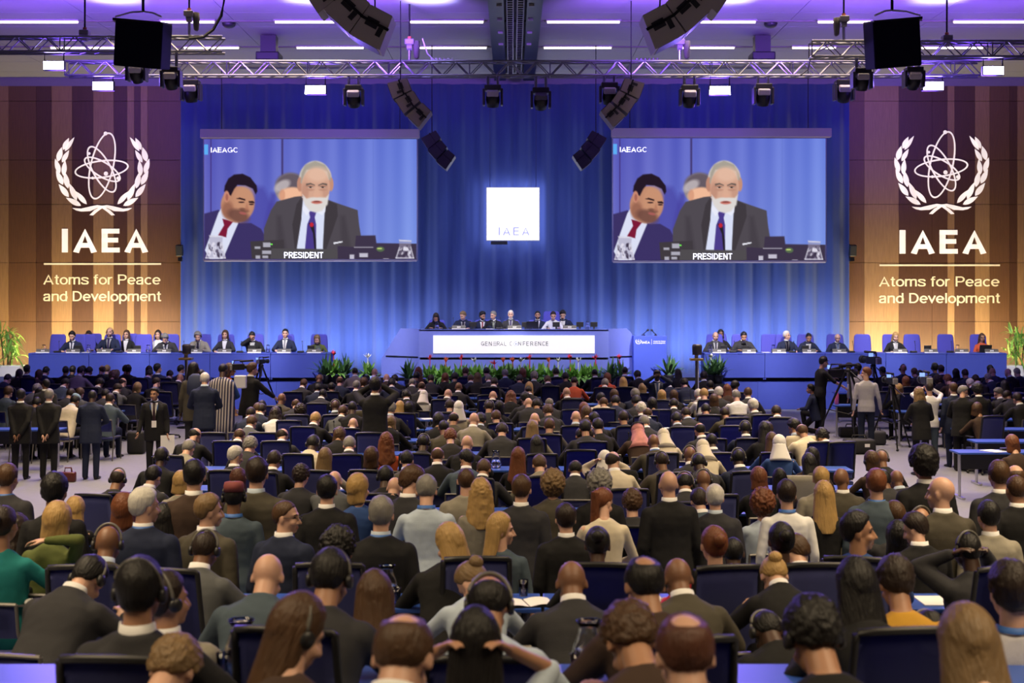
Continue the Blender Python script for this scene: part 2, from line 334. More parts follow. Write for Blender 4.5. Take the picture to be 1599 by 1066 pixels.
# ---------------------------------------------------------------- emblem and lettering
def emblem_mesh(name, s, m):
    """atom in a laurel wreath, unit = pixels of a 200 px wide drawing, scaled by s, centred on the atom"""
    b = MB(); k = s / 3.555; cx, cy = 357, 270
    def q(x, y, o=0): return Vector(((x - cx) * k, -o, -(y - cy) * k))
    def orbit(x, y, a, c, ang, wd=9):
        t = R(ang); n = 64; o = .002 * random.random()
        I = []; O = []
        for i in range(n):
            f = 2 * math.pi * i / n
            for L, dd in ((I, -wd / 2), (O, wd / 2)):
                u, v = (a + dd) * math.cos(f), (c + dd) * math.sin(f)
                L.append(b.bm.verts.new(q(x + u * math.cos(t) - v * math.sin(t), y + u * math.sin(t) + v * math.cos(t), o)))
        for i in range(n): b.bm.faces.new((I[i], O[i], O[(i + 1) % n], I[(i + 1) % n]))
    orbit(356, 245, 186, 62, -77); orbit(354, 263, 147, 46, -7); orbit(355, 264, 140, 50, 62); orbit(358, 264, 112, 40, 31)
    def disc(x, y, r): b.poly([q(x + r * math.cos(i * .5236), y + r * math.sin(i * .5236), .003) for i in range(12)])
    for a in ((378, 288, 12), (376, 65, 11), (285, 176, 8), (305, 312, 8), (446, 313, 10)): disc(*a)
    for sx in (1, -1):
        def ql(x, y): return q(cx + (x - cx) * sx, y)
        def leaf(x, y, L, wd, ang):
            t = R(ang); pts = []
            for i in range(9):
                u = i / 8; pts.append((u * L, wd * .5 * math.sin(math.pi * u ** .8)))
            for i in range(7, 0, -1):
                u = i / 8; pts.append((u * L, -wd * .5 * math.sin(math.pi * u ** .8)))
            b.poly([ql(x + u * math.cos(t) - v * math.sin(t), y + u * math.sin(t) + v * math.cos(t)) for u, v in pts])
        # outer and inner leaves climbing the left side
        for x, y, L, wd, a in ((240, 466, 96, 34, 208), (172, 418, 92, 36, 232), (140, 350, 90, 36, 244), (122, 286, 86, 34, 252), (120, 215, 84, 32, 286), (150, 150, 74, 28, 296)):
            if a > 270: leaf(x - 10, y + 6, L, wd, a)
            else: leaf(x, y, L, wd * .86, a)
        for x, y, L, wd, a in ((272, 458, 104, 32, 228), (216, 436, 104, 36, 246), (168, 370, 96, 36, 258), (142, 300, 88, 34, 276), (134, 226, 80, 30, 300), (150, 164, 96, 26, 304)):
            leaf(x, y, L, wd * .86, a)
        top = [(190, 478), (240, 482), (290, 470), (330, 462), (357, 466), (400, 490), (428, 518)]; bot = [(408, 520), (385, 500), (357, 480), (330, 478), (290, 496), (240, 498), (212, 492)]
        b.poly([ql(*p) for p in top + bot])
    return b.mesh(name, m, fix=False)
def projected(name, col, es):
    """emissive decal standing in for pattern-projector light on the wood, with painted veneer streaks"""
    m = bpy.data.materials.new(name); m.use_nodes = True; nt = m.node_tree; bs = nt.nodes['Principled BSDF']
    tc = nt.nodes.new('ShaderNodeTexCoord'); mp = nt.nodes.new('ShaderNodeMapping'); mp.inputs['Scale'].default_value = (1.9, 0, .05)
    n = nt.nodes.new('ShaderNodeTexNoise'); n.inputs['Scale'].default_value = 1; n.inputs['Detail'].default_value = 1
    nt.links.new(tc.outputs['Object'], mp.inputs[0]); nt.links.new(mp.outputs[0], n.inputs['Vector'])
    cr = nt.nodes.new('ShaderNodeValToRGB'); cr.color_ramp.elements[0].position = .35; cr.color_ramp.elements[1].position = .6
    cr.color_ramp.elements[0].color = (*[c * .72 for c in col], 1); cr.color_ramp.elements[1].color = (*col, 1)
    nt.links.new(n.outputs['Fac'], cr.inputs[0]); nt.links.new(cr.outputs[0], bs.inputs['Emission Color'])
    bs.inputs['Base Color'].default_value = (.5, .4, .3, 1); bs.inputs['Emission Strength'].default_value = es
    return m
plight = projected('painted_projection_white', (1, .90, .84), .92); pcream = projected('painted_projection_cream', (.82, .66, .38), .72)  # projector light painted as the glow of thin sheets on the wall
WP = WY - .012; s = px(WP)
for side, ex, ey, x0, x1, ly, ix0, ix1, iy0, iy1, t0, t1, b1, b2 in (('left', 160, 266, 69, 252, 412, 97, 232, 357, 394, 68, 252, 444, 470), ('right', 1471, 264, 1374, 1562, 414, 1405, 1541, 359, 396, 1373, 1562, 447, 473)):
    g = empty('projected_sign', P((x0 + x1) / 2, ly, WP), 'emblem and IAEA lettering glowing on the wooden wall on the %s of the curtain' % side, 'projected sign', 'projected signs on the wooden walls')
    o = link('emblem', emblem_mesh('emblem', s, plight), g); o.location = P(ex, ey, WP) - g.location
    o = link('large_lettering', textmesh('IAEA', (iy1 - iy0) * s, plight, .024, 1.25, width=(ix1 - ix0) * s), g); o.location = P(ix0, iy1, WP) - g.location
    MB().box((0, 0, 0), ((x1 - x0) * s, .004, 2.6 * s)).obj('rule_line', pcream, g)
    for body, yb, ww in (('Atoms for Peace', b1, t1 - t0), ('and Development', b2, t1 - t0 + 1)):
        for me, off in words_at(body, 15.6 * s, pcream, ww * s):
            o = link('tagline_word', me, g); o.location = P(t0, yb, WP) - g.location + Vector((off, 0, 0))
# glowing square sign in the middle of the curtain
SD = 44.6; s = px(SD)
sg = empty('light_box_sign', P(801.5, 376, SD), 'glowing white square light box sign reading IAEA on the blue curtain', 'light box')
white_em = mat('light_box_face', (.9, .9, .95), .5, emit=(1, .98, 1), es=1.1)
sq = 84 * s
MB().box((0, .06, sq / 2), (sq, .12, sq)).obj('case', mat('case_grey', (.25, .25, .3), .5), sg)
MB().box((0, -.008, sq / 2), (sq - .04, .016, sq - .04)).obj('face_panel', white_em, sg)
for sx in (-1, 1): MB().cyl((sx * .7, .06, sq), (sx * .7, .06, 9.86 - sg.location.z), .01).obj('suspension_wire', mat('wire_blue', (.02, .03, .12), .5), sg)
MB().box((-.42, .02, -.06), (.5, .1, .1)).obj('power_supply', blackp, sg)
o = link('emblem', emblem_mesh('emblem', s * .29, mat('sign_pale_print', (.8, .8, .9), .6, emit=(.93, .93, 1), es=.94)), sg); o.location = (0, -.02, sq * .58)
o = link('lettering', textmesh('IAEA', 12.6 * s, mat('sign_blue_print', (.3, .3, .6), .6, emit=(.36, .36, .72), es=.8), .005, 1.5, width=48.5 * s), sg); o.location = ((779 - 801.5) * s, -.02, 8.7 * s)
lamp('sign_glow', 'AREA', (P(801, 334, SD).x, 44.78, P(0, 334, SD).z), (P(801, 334, SD).x, 46, P(0, 334, SD).z), 34, (.72, .74, 1), shape='SQUARE', size=1.95)

# ---------------------------------------------------------------- projection screens
import numpy as np
def lin(c): c = np.asarray(c, float) / 255; return np.where(c <= .04045, c / 12.92, ((c + .055) / 1.055) ** 2.4)
NX, NY = 300, 168
gx, gy = np.meshgrid(50 + 1495 * (np.arange(NX + 1)) / NX, 105 + 835 * (np.arange(NY + 1)) / NY)
def sdpoly(pts):
    p = np.array(pts, float); d = np.full(gx.shape, 1e9); ins = np.zeros(gx.shape, bool)
    for (ax, ay), (bx, by) in zip(p, np.roll(p, -1, 0)):
        ex, ey = bx - ax, by - ay; wx, wy = gx - ax, gy - ay
        t = np.clip((wx * ex + wy * ey) / (ex * ex + ey * ey + 1e-9), 0, 1)
        d = np.minimum(d, np.hypot(wx - ex * t, wy - ey * t))
        cond = ((ay > gy) != (by > gy)) & (gx < (bx - ax) * (gy - ay) / (by - ay + 1e-9) + ax); ins ^= cond
    return np.where(ins, -d, d)
img = np.zeros(gx.shape + (3,))
def lay(mask, col): 
    global img
    img = img * (1 - mask[..., None]) + np.asarray(col, float) * mask[..., None]
def pol(pts, col, soft=4, a=1.0): lay(np.clip(.5 - sdpoly(pts) / soft, 0, 1) * a, col)
def el(x, y, rx, ry, col, soft=.12, a=1.0, ang=0):
    t = R(ang); u = (gx - x) * math.cos(t) + (gy - y) * math.sin(t); v = -(gx - x) * math.sin(t) + (gy - y) * math.cos(t)
    lay(np.clip((1 - np.hypot(u / rx, v / ry)) / soft + .5, 0, 1) * a, col)
t = np.clip((gx - 50) / 1495, 0, 1); tv = (gy - 105) / 835
img = (1 - t)[..., None] * np.array([92, 92, 190]) + t[..., None] * np.array([108, 130, 224]) + (tv * 18)[..., None] * np.array([1, 1.2, .5])
img += (6 * np.sin(gx / 21) + 5 * np.sin(gx / 47 + 1))[..., None] * np.array([1, 1, .7])
for x, wd, c, a in ((97, 5, (70, 55, 130), .8), (600, 7, (66, 54, 110), .9), (1240, 4, (104, 122, 210), .5)): pol([(x - wd, 100), (x + wd, 100), (x + wd, 945), (x - wd, 945)], c, 4, a)
pol([(400, 430), (470, 440), (530, 560), (480, 760), (440, 800), (300, 700)], (78, 76, 170), 40, .8)
pol([(520, 480), (560, 480), (560, 700), (470, 720)], (72, 66, 160), 30, .7)
# man behind
el(655, 450, 108, 108, (150, 140, 146)); el(660, 420, 104, 78, (104, 92, 102), .3); el(600, 430, 60, 34, (205, 195, 198), .5, .8, -30); el(672, 500, 96, 60, (246, 190, 156), .25); el(600, 495, 20, 40, (214, 150, 120), .4, .7)
# man at the left
pol([(50, 625), (150, 598), (250, 640), (300, 690), (380, 690), (450, 730), (500, 820), (540, 945), (50, 945)], (62, 52, 104), 8)
pol([(180, 570), (150, 620), (55, 880), (90, 945), (180, 945), (290, 690), (270, 650), (200, 600)], (224, 228, 250), 5)
pol([(178, 660), (255, 680), (215, 730), (205, 790), (148, 775), (190, 705)], (128, 28, 58), 5)
el(286, 560, 118, 128, (196, 140, 112), .1, 1, 18); el(330, 520, 70, 92, (206, 150, 118), .4, .8, 14)
el(215, 600, 40, 60, (150, 98, 80), .6, .8)
el(290, 640, 78, 44, (112, 74, 66), .5, .85, 18); el(330, 600, 34, 14, (112, 72, 62), .6, .8, 14); el(322, 622, 26, 9, (176, 96, 92), .5, .9, 12)
pol([(190, 470), (195, 430), (220, 380), (260, 352), (320, 346), (375, 372), (420, 430), (424, 470), (412, 490), (392, 450), (340, 428), (285, 425), (262, 452), (238, 500), (222, 490)], (38, 26, 40), 8)
el(208, 505, 20, 40, (206, 140, 116), .3); el(210, 510, 10, 24, (160, 96, 84), .5, .8)
pol([(272, 520), (300, 512), (340, 524), (338, 534), (300, 524)], (44, 28, 34), 5); pol([(362, 538), (392, 536), (406, 546), (400, 552), (366, 550)], (44, 28, 34), 5)
el(312, 545, 20, 6, (62, 40, 44), .6); el(382, 560, 16, 6, (62, 40, 44), .6); pol([(352, 550), (366, 600), (346, 606), (334, 596)], (178, 118, 94), 12, .7)
# speaker at the centre
pol([(470, 730), (520, 600), (560, 540), (690, 506), (760, 500), (900, 520), (1010, 560), (1130, 600), (1140, 700), (1180, 945), (470, 945)], (82, 76, 84), 6)
for x0, x1 in ((560, 640), (1010, 1100)): pol([(x0, 640), (x0 + 30, 640), (x1, 945), (x0, 945)], (66, 60, 68), 30, .6)
pol([(735, 505), (905, 525), (900, 700), (890, 945), (690, 945), (735, 660)], (222, 228, 252), 5)
pol([(735, 505), (700, 560), (670, 700), (690, 900), (735, 640), (745, 520)], (66, 60, 66), 6); pol([(905, 525), (985, 560), (990, 640), (900, 900), (892, 945), (885, 860), (896, 640)], (66, 60, 66), 6)
pol([(785, 605), (840, 612), (828, 650), (838, 700), (836, 945), (752, 945), (775, 700), (795, 650)], (78, 62, 142), 5)
pol([(748, 560), (795, 608), (770, 640), (745, 600)], (238, 240, 255), 4); pol([(905, 560), (845, 615), (880, 636), (902, 610)], (238, 240, 255), 4)
el(832, 390, 116, 134, (206, 198, 190), .08); el(725, 420, 22, 50, (196, 140, 118), .3); el(942, 420, 18, 48, (200, 146, 124), .3)
pol([(735, 340), (760, 285), (830, 258), (900, 285), (938, 350), (942, 400), (925, 380), (915, 330), (850, 312), (770, 320), (748, 370), (740, 420), (728, 410)], (172, 164, 152), 8)
el(834, 440, 100, 132, (218, 170, 146), .1); el(850, 350, 78, 50, (234, 192, 168), .6, .8); el(760, 470, 26, 60, (190, 138, 118), .7, .7); el(905, 470, 22, 60, (196, 146, 126), .7, .6)
pol([(742, 490), (770, 520), (800, 512), (840, 508), (880, 512), (906, 512), (928, 490), (918, 560), (880, 605), (835, 618), (790, 602), (756, 560)], (226, 220, 216), 12)
el(842, 545, 38, 12, (206, 120, 108), .4); el(842, 541, 26, 4, (120, 60, 58), .6); el(843, 495, 24, 16, (228, 172, 148), .6, .8); pol([(832, 440), (856, 440), (866, 500), (820, 500)], (224, 176, 150), 14, .7)
for x, q in ((798, -1), (884, 1)):
    pol([(x - 32, 420 + 4 * q), (x, 410), (x + 32, 420 - 4 * q), (x + 30, 430), (x, 421), (x - 30, 432)], (110, 94, 88), 6)
    el(x, 434, 27, 10, (176, 128, 110), .8, .7); el(x, 441, 18, 5, (222, 204, 196), .6, .75); el(x, 440, 9, 5.5, (58, 46, 46), .5); pol([(x - 20, 440), (x, 433), (x + 20, 440), (x, 437)], (84, 62, 58), 4, .9); el(x, 458, 26, 9, (190, 140, 120), .8, .7)
pol([(960, 826), (1022, 816), (1024, 824), (962, 838)], (240, 240, 250), 3)
pol([(785, 690), (818, 688), (836, 800), (840, 900), (828, 900), (815, 760)], (40, 34, 46), 5); el(806, 702, 14, 16, (200, 40, 60), .4)
# desk things
pol([(375, 818), (610, 806), (612, 872), (525, 880), (520, 940), (385, 938)], (66, 60, 66), 5)
for x, y, a, b_ in ((490, 842, 26, 16), (425, 862, 20, 8), (490, 894, 32, 12), (480, 926, 20, 9), (428, 928, 16, 12)): pol([(x - a, y - b_), (x + a, y - b_), (x + a, y + b_), (x - a, y + b_)], (196, 194, 210), 5, .85)
el(524, 838, 8, 6, (120, 240, 90), .4)
pol([(988, 850), (1110, 858), (1118, 778), (1255, 776), (1262, 830), (1545, 834), (1545, 945), (990, 945)], (64, 54, 76), 5); pol([(1105, 856), (1240, 856), (1240, 862), (1105, 862)], (170, 165, 180), 4)
for x, y, a, b_ in ((1172, 914, 30, 14), (1090, 930, 16, 20), (1330, 945, 20, 8)): pol([(x - a, y - b_), (x + a, y - b_), (x + a, y + b_), (x - a, y + b_)], (214, 210, 226), 5, .9)
el(1290, 872, 28, 18, (90, 110, 80), .3); el(1284, 868, 18, 6, (190, 210, 120), .5)
def jug(x, y0, y1, a):
    pol([(x - a * .62, y0), (x + a * .72, y0 + 6), (x + a * .66, y0 + 46), (x + a, y1), (x - a, y1), (x - a * .6, y0 + 50)], (168, 160, 184), 6, .55)
    for k in range(26):
        xx = x + a * random.uniform(-.7, .75); yy = random.uniform(y0 + 55, y1 - 6); c_ = random.choice(((236, 232, 246), (70, 60, 84), (60, 50, 72)))
        el(xx, yy, random.uniform(4, 12), random.uniform(8, 22), c_, .5, .75, random.uniform(-30, 30))
    pol([(x - a * .62, y0), (x + a * .72, y0 + 6), (x + a * .7, y0 + 14), (x - a * .6, y0 + 10)], (230, 228, 240), 4, .8); pol([(x - a, y1 - 8), (x + a, y1 - 8), (x + a, y1), (x - a, y1)], (225, 222, 238), 4, .8)
    pol([(x - a * .6, y0 + 50), (x - a * .5, y0 + 50), (x - a * .9, y1), (x - a, y1)], (232, 230, 242), 4, .7); pol([(x + a * .66, y0 + 46), (x + a * .58, y0 + 50), (x + a * .9, y1), (x + a, y1)], (232, 230, 242), 4, .7)
jug(130, 776, 938, 72); jug(1462, 806, 938, 66)
pol([(525, 868), (985, 872), (990, 945), (515, 945)], (82, 78, 82), 3)
pol([(48, 142), (77, 142), (77, 214), (48, 214)], (96, 176, 250), 2)
SL = lin(np.clip(img, 0, 255))
pm = bpy.data.materials.new('projected_picture'); pm.use_nodes = True; nt = pm.node_tree; nt.nodes.clear()
oo = nt.nodes.new('ShaderNodeOutputMaterial'); em = nt.nodes.new('ShaderNodeEmission'); at = nt.nodes.new('ShaderNodeVertexColor'); at.layer_name = 'picture'
em.inputs['Strength'].default_value = .95; nt.links.new(at.outputs[0], em.inputs[0]); nt.links.new(em.outputs[0], oo.inputs[0])
DS = 43.6; s = px(DS)
PW, PH = 332 * s, 188 * s
vx = np.zeros(((NY + 1) * (NX + 1), 3)); ii, jj = np.meshgrid(np.arange(NX + 1), np.arange(NY + 1))
vx[:, 0] = (ii.ravel() / NX - .5) * PW; vx[:, 2] = (1 - jj.ravel() / NY) * PH
fa = [(j * (NX + 1) + i, (j + 1) * (NX + 1) + i, (j + 1) * (NX + 1) + i + 1, j * (NX + 1) + i + 1) for j in range(NY) for i in range(NX)]
pme = bpy.data.meshes.new('picture'); pme.from_pydata([tuple(v) for v in vx], [], fa)
ca = pme.color_attributes.new('picture', 'FLOAT_COLOR', 'POINT'); ca.data.foreach_set('color', np.concatenate([SL.reshape(-1, 3), np.ones((len(vx), 1))], 1).ravel()); pme.materials.append(pm)
wtext = mat('screen_white', (1, 1, 1), .5, emit=(1, 1, 1), es=1.0)
casem = mat('screen_case', (.30, .25, .28), .6); borderm = mat('screen_border', (.22, .19, .27), .7)
for side, cxp, ytop, ybot, h0, h1, hy in (('left', 485, 217, 404, 314, 655.5, 203), ('right', 1124, 216, 406, 955, 1298, 201.5)):
    so = empty('projection_screen', P(cxp, ybot, DS), 'large hanging projection screen showing a speaker with a PRESIDENT plate, %s of the square sign' % side, 'projection screen', 'projection screens')
    sc_ = (ybot - ytop) / 188
    MB().box(((h0 + h1) / 2 * s - cxp * s, .0, (ybot - hy - 6) * s), ((h1 - h0) * s, .24, 14 * s), bevel=.02).obj('housing', casem, so)
    MB().box((0, .05, PH * sc_ / 2), (PW + .07, .02, PH * sc_ + .10)).obj('screen_cloth', borderm, so)
    MB().cyl((-PW / 2, .04, -.05), (PW / 2, .04, -.05), .03).obj('bottom_bar', casem, so)
    o = link('picture', pme, so); o.location = (0, .03, 0); o.scale = (1, 1, sc_)
    for sx in (-1, 1): MB().cyl((sx * PW * .42, .1, (ybot - hy) * s), (sx * PW * .42, .1, 9.86 - so.location.z), .012).obj('suspension_wire', blackm, so)
    def tput(body, x0, x1, y1, h, bold):
        q = link('lettering', textmesh(body, h * s * .2186, wtext, bold, width=(x1 - x0) * .2221 * s), so); q.location = ((x0 - 797.5) * .2221 * s, .02, (940 - y1) * .2251 * sc_ * s)
    tput('IAEA', 97, 212, 198, 36, .010); tput('GC', 216, 286, 198, 36, .0); tput('PRESIDENT', 612, 888, 935, 44, .016)
# ---------------------------------------------------------------- stage
SF = 41.0; s = px(SF); DK = .82
struct(MB().box((0, 43.6, .40), (34, 4.9, .80)).obj('floor_stage', mat('stage_carpet', (.05, .07, .22), .9)))
sb = MB()
for k in range(-8, 8): sb.box((k * 1.68 + .84 + .14, SF + .13, .40), (1.675, .04, .79))
struct(sb.obj('trim_stage_front', stageblue)); struct(MB().box((0, SF + .16, .84), (28, .04, .1)).obj('trim_stage_gap', blackm))
def stage_desk():
    t = empty('stage_desk', (0, 0, 0)); W = 1.672
    MB().box((0, .40, .74), (W, .86, .035), bevel=.006).obj('desk_top', stageblue, t)
    MB().box((0, 0, .385), (W, .03, .625)).obj('front_panel', stageblue, t)
    MB().box((0, -.004, .69), (W, .03, .075)).obj('front_rail', stageblue, t)
    for sx in (-1, 1): MB().box((sx * (W / 2 - .02), .40, .37), (.03, .78, .70)).obj('side_panel', stageblue, t)
    return t
desk0 = stage_desk(); first = True
for side, x0 in (('left', 45), ('right', 1100)):
    for k in range(5):
        t = desk0 if first else copy_tree(desk0); first = False
        t.location = ((x0 + 94.5 * (k + .5) - 800) * s, SF, DK)
        tag(t, 'blue panelled stage desk, %s from left of the five on the %s stage side' % (nth(k + 1), side), 'desk', 'blue desks on the sides of the stage')
# ---- podium
pd = empty('podium', ((803 - 800) * s, SF, 0), 'tall blue podium with a white GENERAL CONFERENCE banner in the centre of the stage', 'podium')
o0 = pd.location
def Q(x, y, dy=0): return ((x - 803) * s, dy, CZ - (y - HY) * s)
def xz(x, y): q = Q(x, y); return (q[0], q[2])
MB().prism([xz(655, 514), xz(951, 514), xz(951, 558), xz(655, 558)], 0, .06).obj('front_panel', stageblue2, pd)
MB().prism([xz(655, 561.5), xz(951, 561.5), xz(951, 636), xz(655, 636)], .0, .06).obj('lower_panel', stageblue2, pd)
MB().prism([xz(656, 557), xz(950, 557), xz(950, 562), xz(656, 562)], .05, .1).obj('shadow_gap', blackm, pd)
MB().box((0, .45, Q(0, 514)[2] - .03), ((951 - 655) * s, .9, .04)).obj('desk_top', stageblue2, pd)
MB().box((0, 1.7, .74), ((951 - 655) * s, 2.6, 1.48)).obj('platform', mat('stage_carpet', (.05, .07, .22)), pd)
for n, pts in (('left_wing', ((655, 513), (624, 513), (592, 562), (592, 636), (655, 636))), ('right_wing', ((951, 513), (981, 513), (990, 522), (990, 636), (951, 636)))):
    w = MB()
    xi = 655 if n == 'left_wing' else 951
    P3 = []
    for x, y in pts:
        q = Q(x, y); P3.append((q[0], abs(x - xi) * s * .7, q[2]))
    A = [w.bm.verts.new(p) for p in P3]; B = [w.bm.verts.new((p[0], p[1] + .06, p[2])) for p in P3]
    w.bm.faces.new(A); w.bm.faces.new(B[::-1])
    for k in range(len(A)): w.bm.faces.new((A[k], B[k], B[(k + 1) % len(A)], A[(k + 1) % len(A)]))
    w.obj(n, stageblue2 if n == 'right_wing' else stageblue2, pd)
    w = MB(); xa, xb = (600, 653) if n == 'left_wing' else (953, 989)
    pa, pb = Q(xa, 557.5), Q(xb, 557.5)
    w.tube([(pa[0], abs(xa - xi) * s * .7 - .012, pa[2]), (pb[0], abs(xb - xi) * s * .7 - .012, pb[2])], .02, 4); w.obj('shadow_gap', blackm, pd)
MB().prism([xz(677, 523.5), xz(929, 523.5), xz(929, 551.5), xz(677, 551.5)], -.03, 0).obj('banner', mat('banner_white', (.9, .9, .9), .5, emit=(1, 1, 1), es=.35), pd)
bt = mat('banner_print', (.12, .12, .18), .6)
for chx, c_ in ((650, 'G'), (690, 'E'), (727, 'N'), (806, 'R'), (838, 'A'), (880, 'L'), (932, 'C'), (1020, 'N'), (1066, 'F'), (1100, 'E'), (1140, 'R'), (1185, 'E'), (1218, 'N'), (1258, 'C'), (1295, 'E')):
    o = link('banner_letter', textmesh(c_, 6.7 * s, bt, .004), pd); q = Q(650 + chx / 6.384, 539.6); o.location = (q[0], -.034, q[2])
b_ = MB()
for k in range(3): q = Q(650 + 786 / 6.384, 534 + k * 2.6); b_.box((q[0], -.034, q[2]), (5 * s, .004, .9 * s))
b_.obj('banner_letter', bt, pd)
q = Q(650 + 997 / 6.384, 536.6); b_ = MB(); b_.tube([(q[0] + 3.3 * s * math.cos(a * .5236), -.034, q[2] + 3.3 * s * math.sin(a * .5236)) for a in range(12)], .3 * s, 4, True); b_.ell((q[0], -.034, q[2]), (1.2 * s, .004, 1.2 * s), sub=2)
b_.obj('banner_ring', mat('banner_blue_print', (.15, .2, .6), .6), pd)
# ---- lectern
le = empty('lectern', P(1016, 592, SF - .05) * 1, 'blue lectern with two gooseneck microphones and IAEA lettering right of the podium', 'lectern')
le.location.z = 0
H_ = CZ - (524.5 - HY) * s
MB().box((0, .28, (H_ + .62) / 2 + .0), (52 * s, .5, H_ - .62), bevel=.01).obj('body', mat('lectern_blue', (.06, .11, .68), .55), le)
MB().box((0, .28, .30), (53 * s, .54, .60)).obj('base', stageblue, le); MB().box((0, .3, .615), (50 * s, .46, .03)).obj('shadow_gap', blackm, le)
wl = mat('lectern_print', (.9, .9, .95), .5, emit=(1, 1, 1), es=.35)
o = link('emblem', emblem_mesh('emblem', s * .062, wl), le); o.location = (-18.5 * s, .02, H_ - 8.5 * s)
for body, x0, x1, yb, h, bo in (('IAEA', 1003, 1015.5, 536.2, 4.0, .015), ('Atoms for Peace', 1020.5, 1039.5, 533.6, 2.0, .005), ('and Development', 1020.5, 1039.5, 536.4, 2.0, .005)):
    o = link('lettering', textmesh(body, h * s, wl, bo, width=(x1 - x0) * s), le); o.location = ((x0 - 1016) * s, .02, CZ - (yb - HY) * s)
MB().box((2 * s, .02, H_ - 9 * s), (.4 * s, .006, 8.5 * s)).obj('divider', wl, le)
for sx in (-1, 1):
    MB().tube([(sx * 12 * s, .3, H_), (sx * 11 * s, .3, H_ + 2 * s), (sx * 7 * s, .24, H_ + 5 * s), (sx * 3.6 * s, .18, H_ + 8.5 * s)], .012, 6).obj('microphone_neck', blackp, le)
    MB().ell((sx * 3 * s, .17, H_ + 9 * s), (.035, .035, .035), sub=2).obj('microphone_head', blackp, le); MB().cyl((sx * 9 * s, .2, H_), (sx * 9 * s, .2, H_ + .05), .03).obj('microphone_base', chrome, le)
# ---- stage chairs
def stage_chair():
    t = empty('stage_chair', (0, 0, 0))
    pr = []
    for z, hw in ((.50, .215), (.62, .235), (.80, .25), (1.0, .245), (1.16, .235), (1.22, .215), (1.245, .17)):
        y = .27 + (z - .5) * .12; pr.append([(hw * math.cos(a) * (1 if abs(math.cos(a)) < .8 else 1), y + .035 * math.sin(a), z) for a in [k * math.pi / 8 for k in range(16)]])
    MB().loft(pr).obj('backrest', violetfab, t, True)
    MB().box((0, .02, .47), (.5, .5, .1), bevel=.03).obj('seat', violetfab, t)
    for sx in (-1, 1): MB().box((sx * .29, .05, .66), (.06, .4, .05), bevel=.015).box((sx * .29, .1, .55), (.05, .08, .2)).obj('armrest', violetfab, t)
    MB().cyl((0, 0, .1), (0, 0, .43), .03).obj('stem', chrome, t)
    b = MB()
    for k in range(5): a = k * 2 * math.pi / 5; b.cyl((0, 0, .1), (.28 * math.cos(a), .28 * math.sin(a), .05), .022, .016); b.ell((.28 * math.cos(a), .28 * math.sin(a), .03), (.03, .03, .03), sub=1)
    b.obj('star_base', blackp, t); return t
schair0 = stage_chair(); s_used = [0]; LASTC = [None]
def put_schair(x, d, z, label, rz=0):
    t = schair0 if not s_used[0] else copy_tree(schair0); s_used[0] += 1
    t.location = ((x - 800) * px(d), d, z); t.rotation_euler.z = rz; tag(t, label, 'chair', 'violet chairs on the stage'); LASTC[0] = t
# ---- things on the stage desks: makers return a tree at the origin, first copy moves the original
PROTO = {}
def place(maker, loc, label, cat, group, rz=0, sc=1.0):
    k = maker.__name__
    if k not in PROTO: PROTO[k] = maker(); t = PROTO[k]
    else: t = copy_tree(PROTO[k])
    t.location = loc; t.rotation_euler.z = rz; t.scale = (sc, sc, sc)
    return tag(t, label, cat, group)
def name_plate():
    t = empty('name_plate', (0, 0, 0)); MB().box((0, .0, .055), (.38, .012, .11), Euler((R(-14), 0, 0)).to_matrix()).obj('plate', mat('plate_grey', (.09, .085, .08), .5), t)
    b = MB()
    for k in range(3): b.box((-.035 + k * .035, -.012, .06), (.024, .003, .035), Euler((R(-14), 0, 0)).to_matrix())
    b.obj('lettering', whitep, t); MB().box((0, -.045, .0), (.38, .012, .05)).obj('white_strip', paper, t); return t
def water_jug():
    t = empty('water_jug', (0, 0, 0)); pr = [(.045, 0), (.06, .01), (.066, .06), (.058, .12), (.04, .165), (.036, .19), (.05, .215), (.046, .215), (.032, .19), (.036, .165), (.053, .12), (.061, .06), (.055, .014), (0, .012)]
    MB().lathe(pr, seg=18).obj('vessel', glass, t, True); MB().lathe([(0, .014), (.054, .015), (.059, .06), (.053, .105), (0, .105)], seg=18).obj('water', glass, t, True); return t
def tumbler():
    t = empty('tumbler', (0, 0, 0)); MB().lathe([(.028, 0), (.034, .11), (.031, .11), (.026, .008), (0, .008)], seg=16).obj('glass', glass, t, True); return t
def desk_monitor():
    t = empty('desk_monitor', (0, 0, 0)); MB().box((0, 0, .13), (.20, .03, .14), bevel=.008).obj('display', blackp, t); MB().box((0, .01, .03), (.05, .05, .06)).obj('stand', blackp, t)
    MB().box((0, .02, .115), (.07, .01, .05)).obj('vent_plate', greycase, t); return t
def mic_console():
    t = empty('microphone_console', (0, 0, 0)); MB().box((0, 0, .025), (.18, .13, .05), bevel=.01).obj('console', blackp, t)
    MB().tube([(.05, 0, .05), (.05, .0, .2), (.04, .02, .3)], .006, 6).obj('gooseneck', blackp, t); MB().ell((.04, .025, .31), (.013, .013, .022), sub=2).obj('microphone_head', blackp, t); return t
def laptop():
    t = empty('laptop', (0, 0, 0)); MB().box((0, .11, .01), (.34, .23, .018), bevel=.004).obj('keyboard_base', blackp, t)
    MB().box((0, -.03, .11), (.34, .012, .22), Euler((R(14), 0, 0)).to_matrix()).obj('lid', blackp, t); return t
def paper_sheet():
    t = empty('document', (0, 0, 0)); MB().box((0, 0, .004), (.21, .297, .008)).obj('pages', paper, t); return t
TZ = DK + .76
def onstage(mk, x, dy, lab, cat, grp, z=TZ, rz=0, sc=1.0): place(mk, ((x - 800) * px(SF + dy), SF + dy, z), lab, cat, grp, rz, sc)
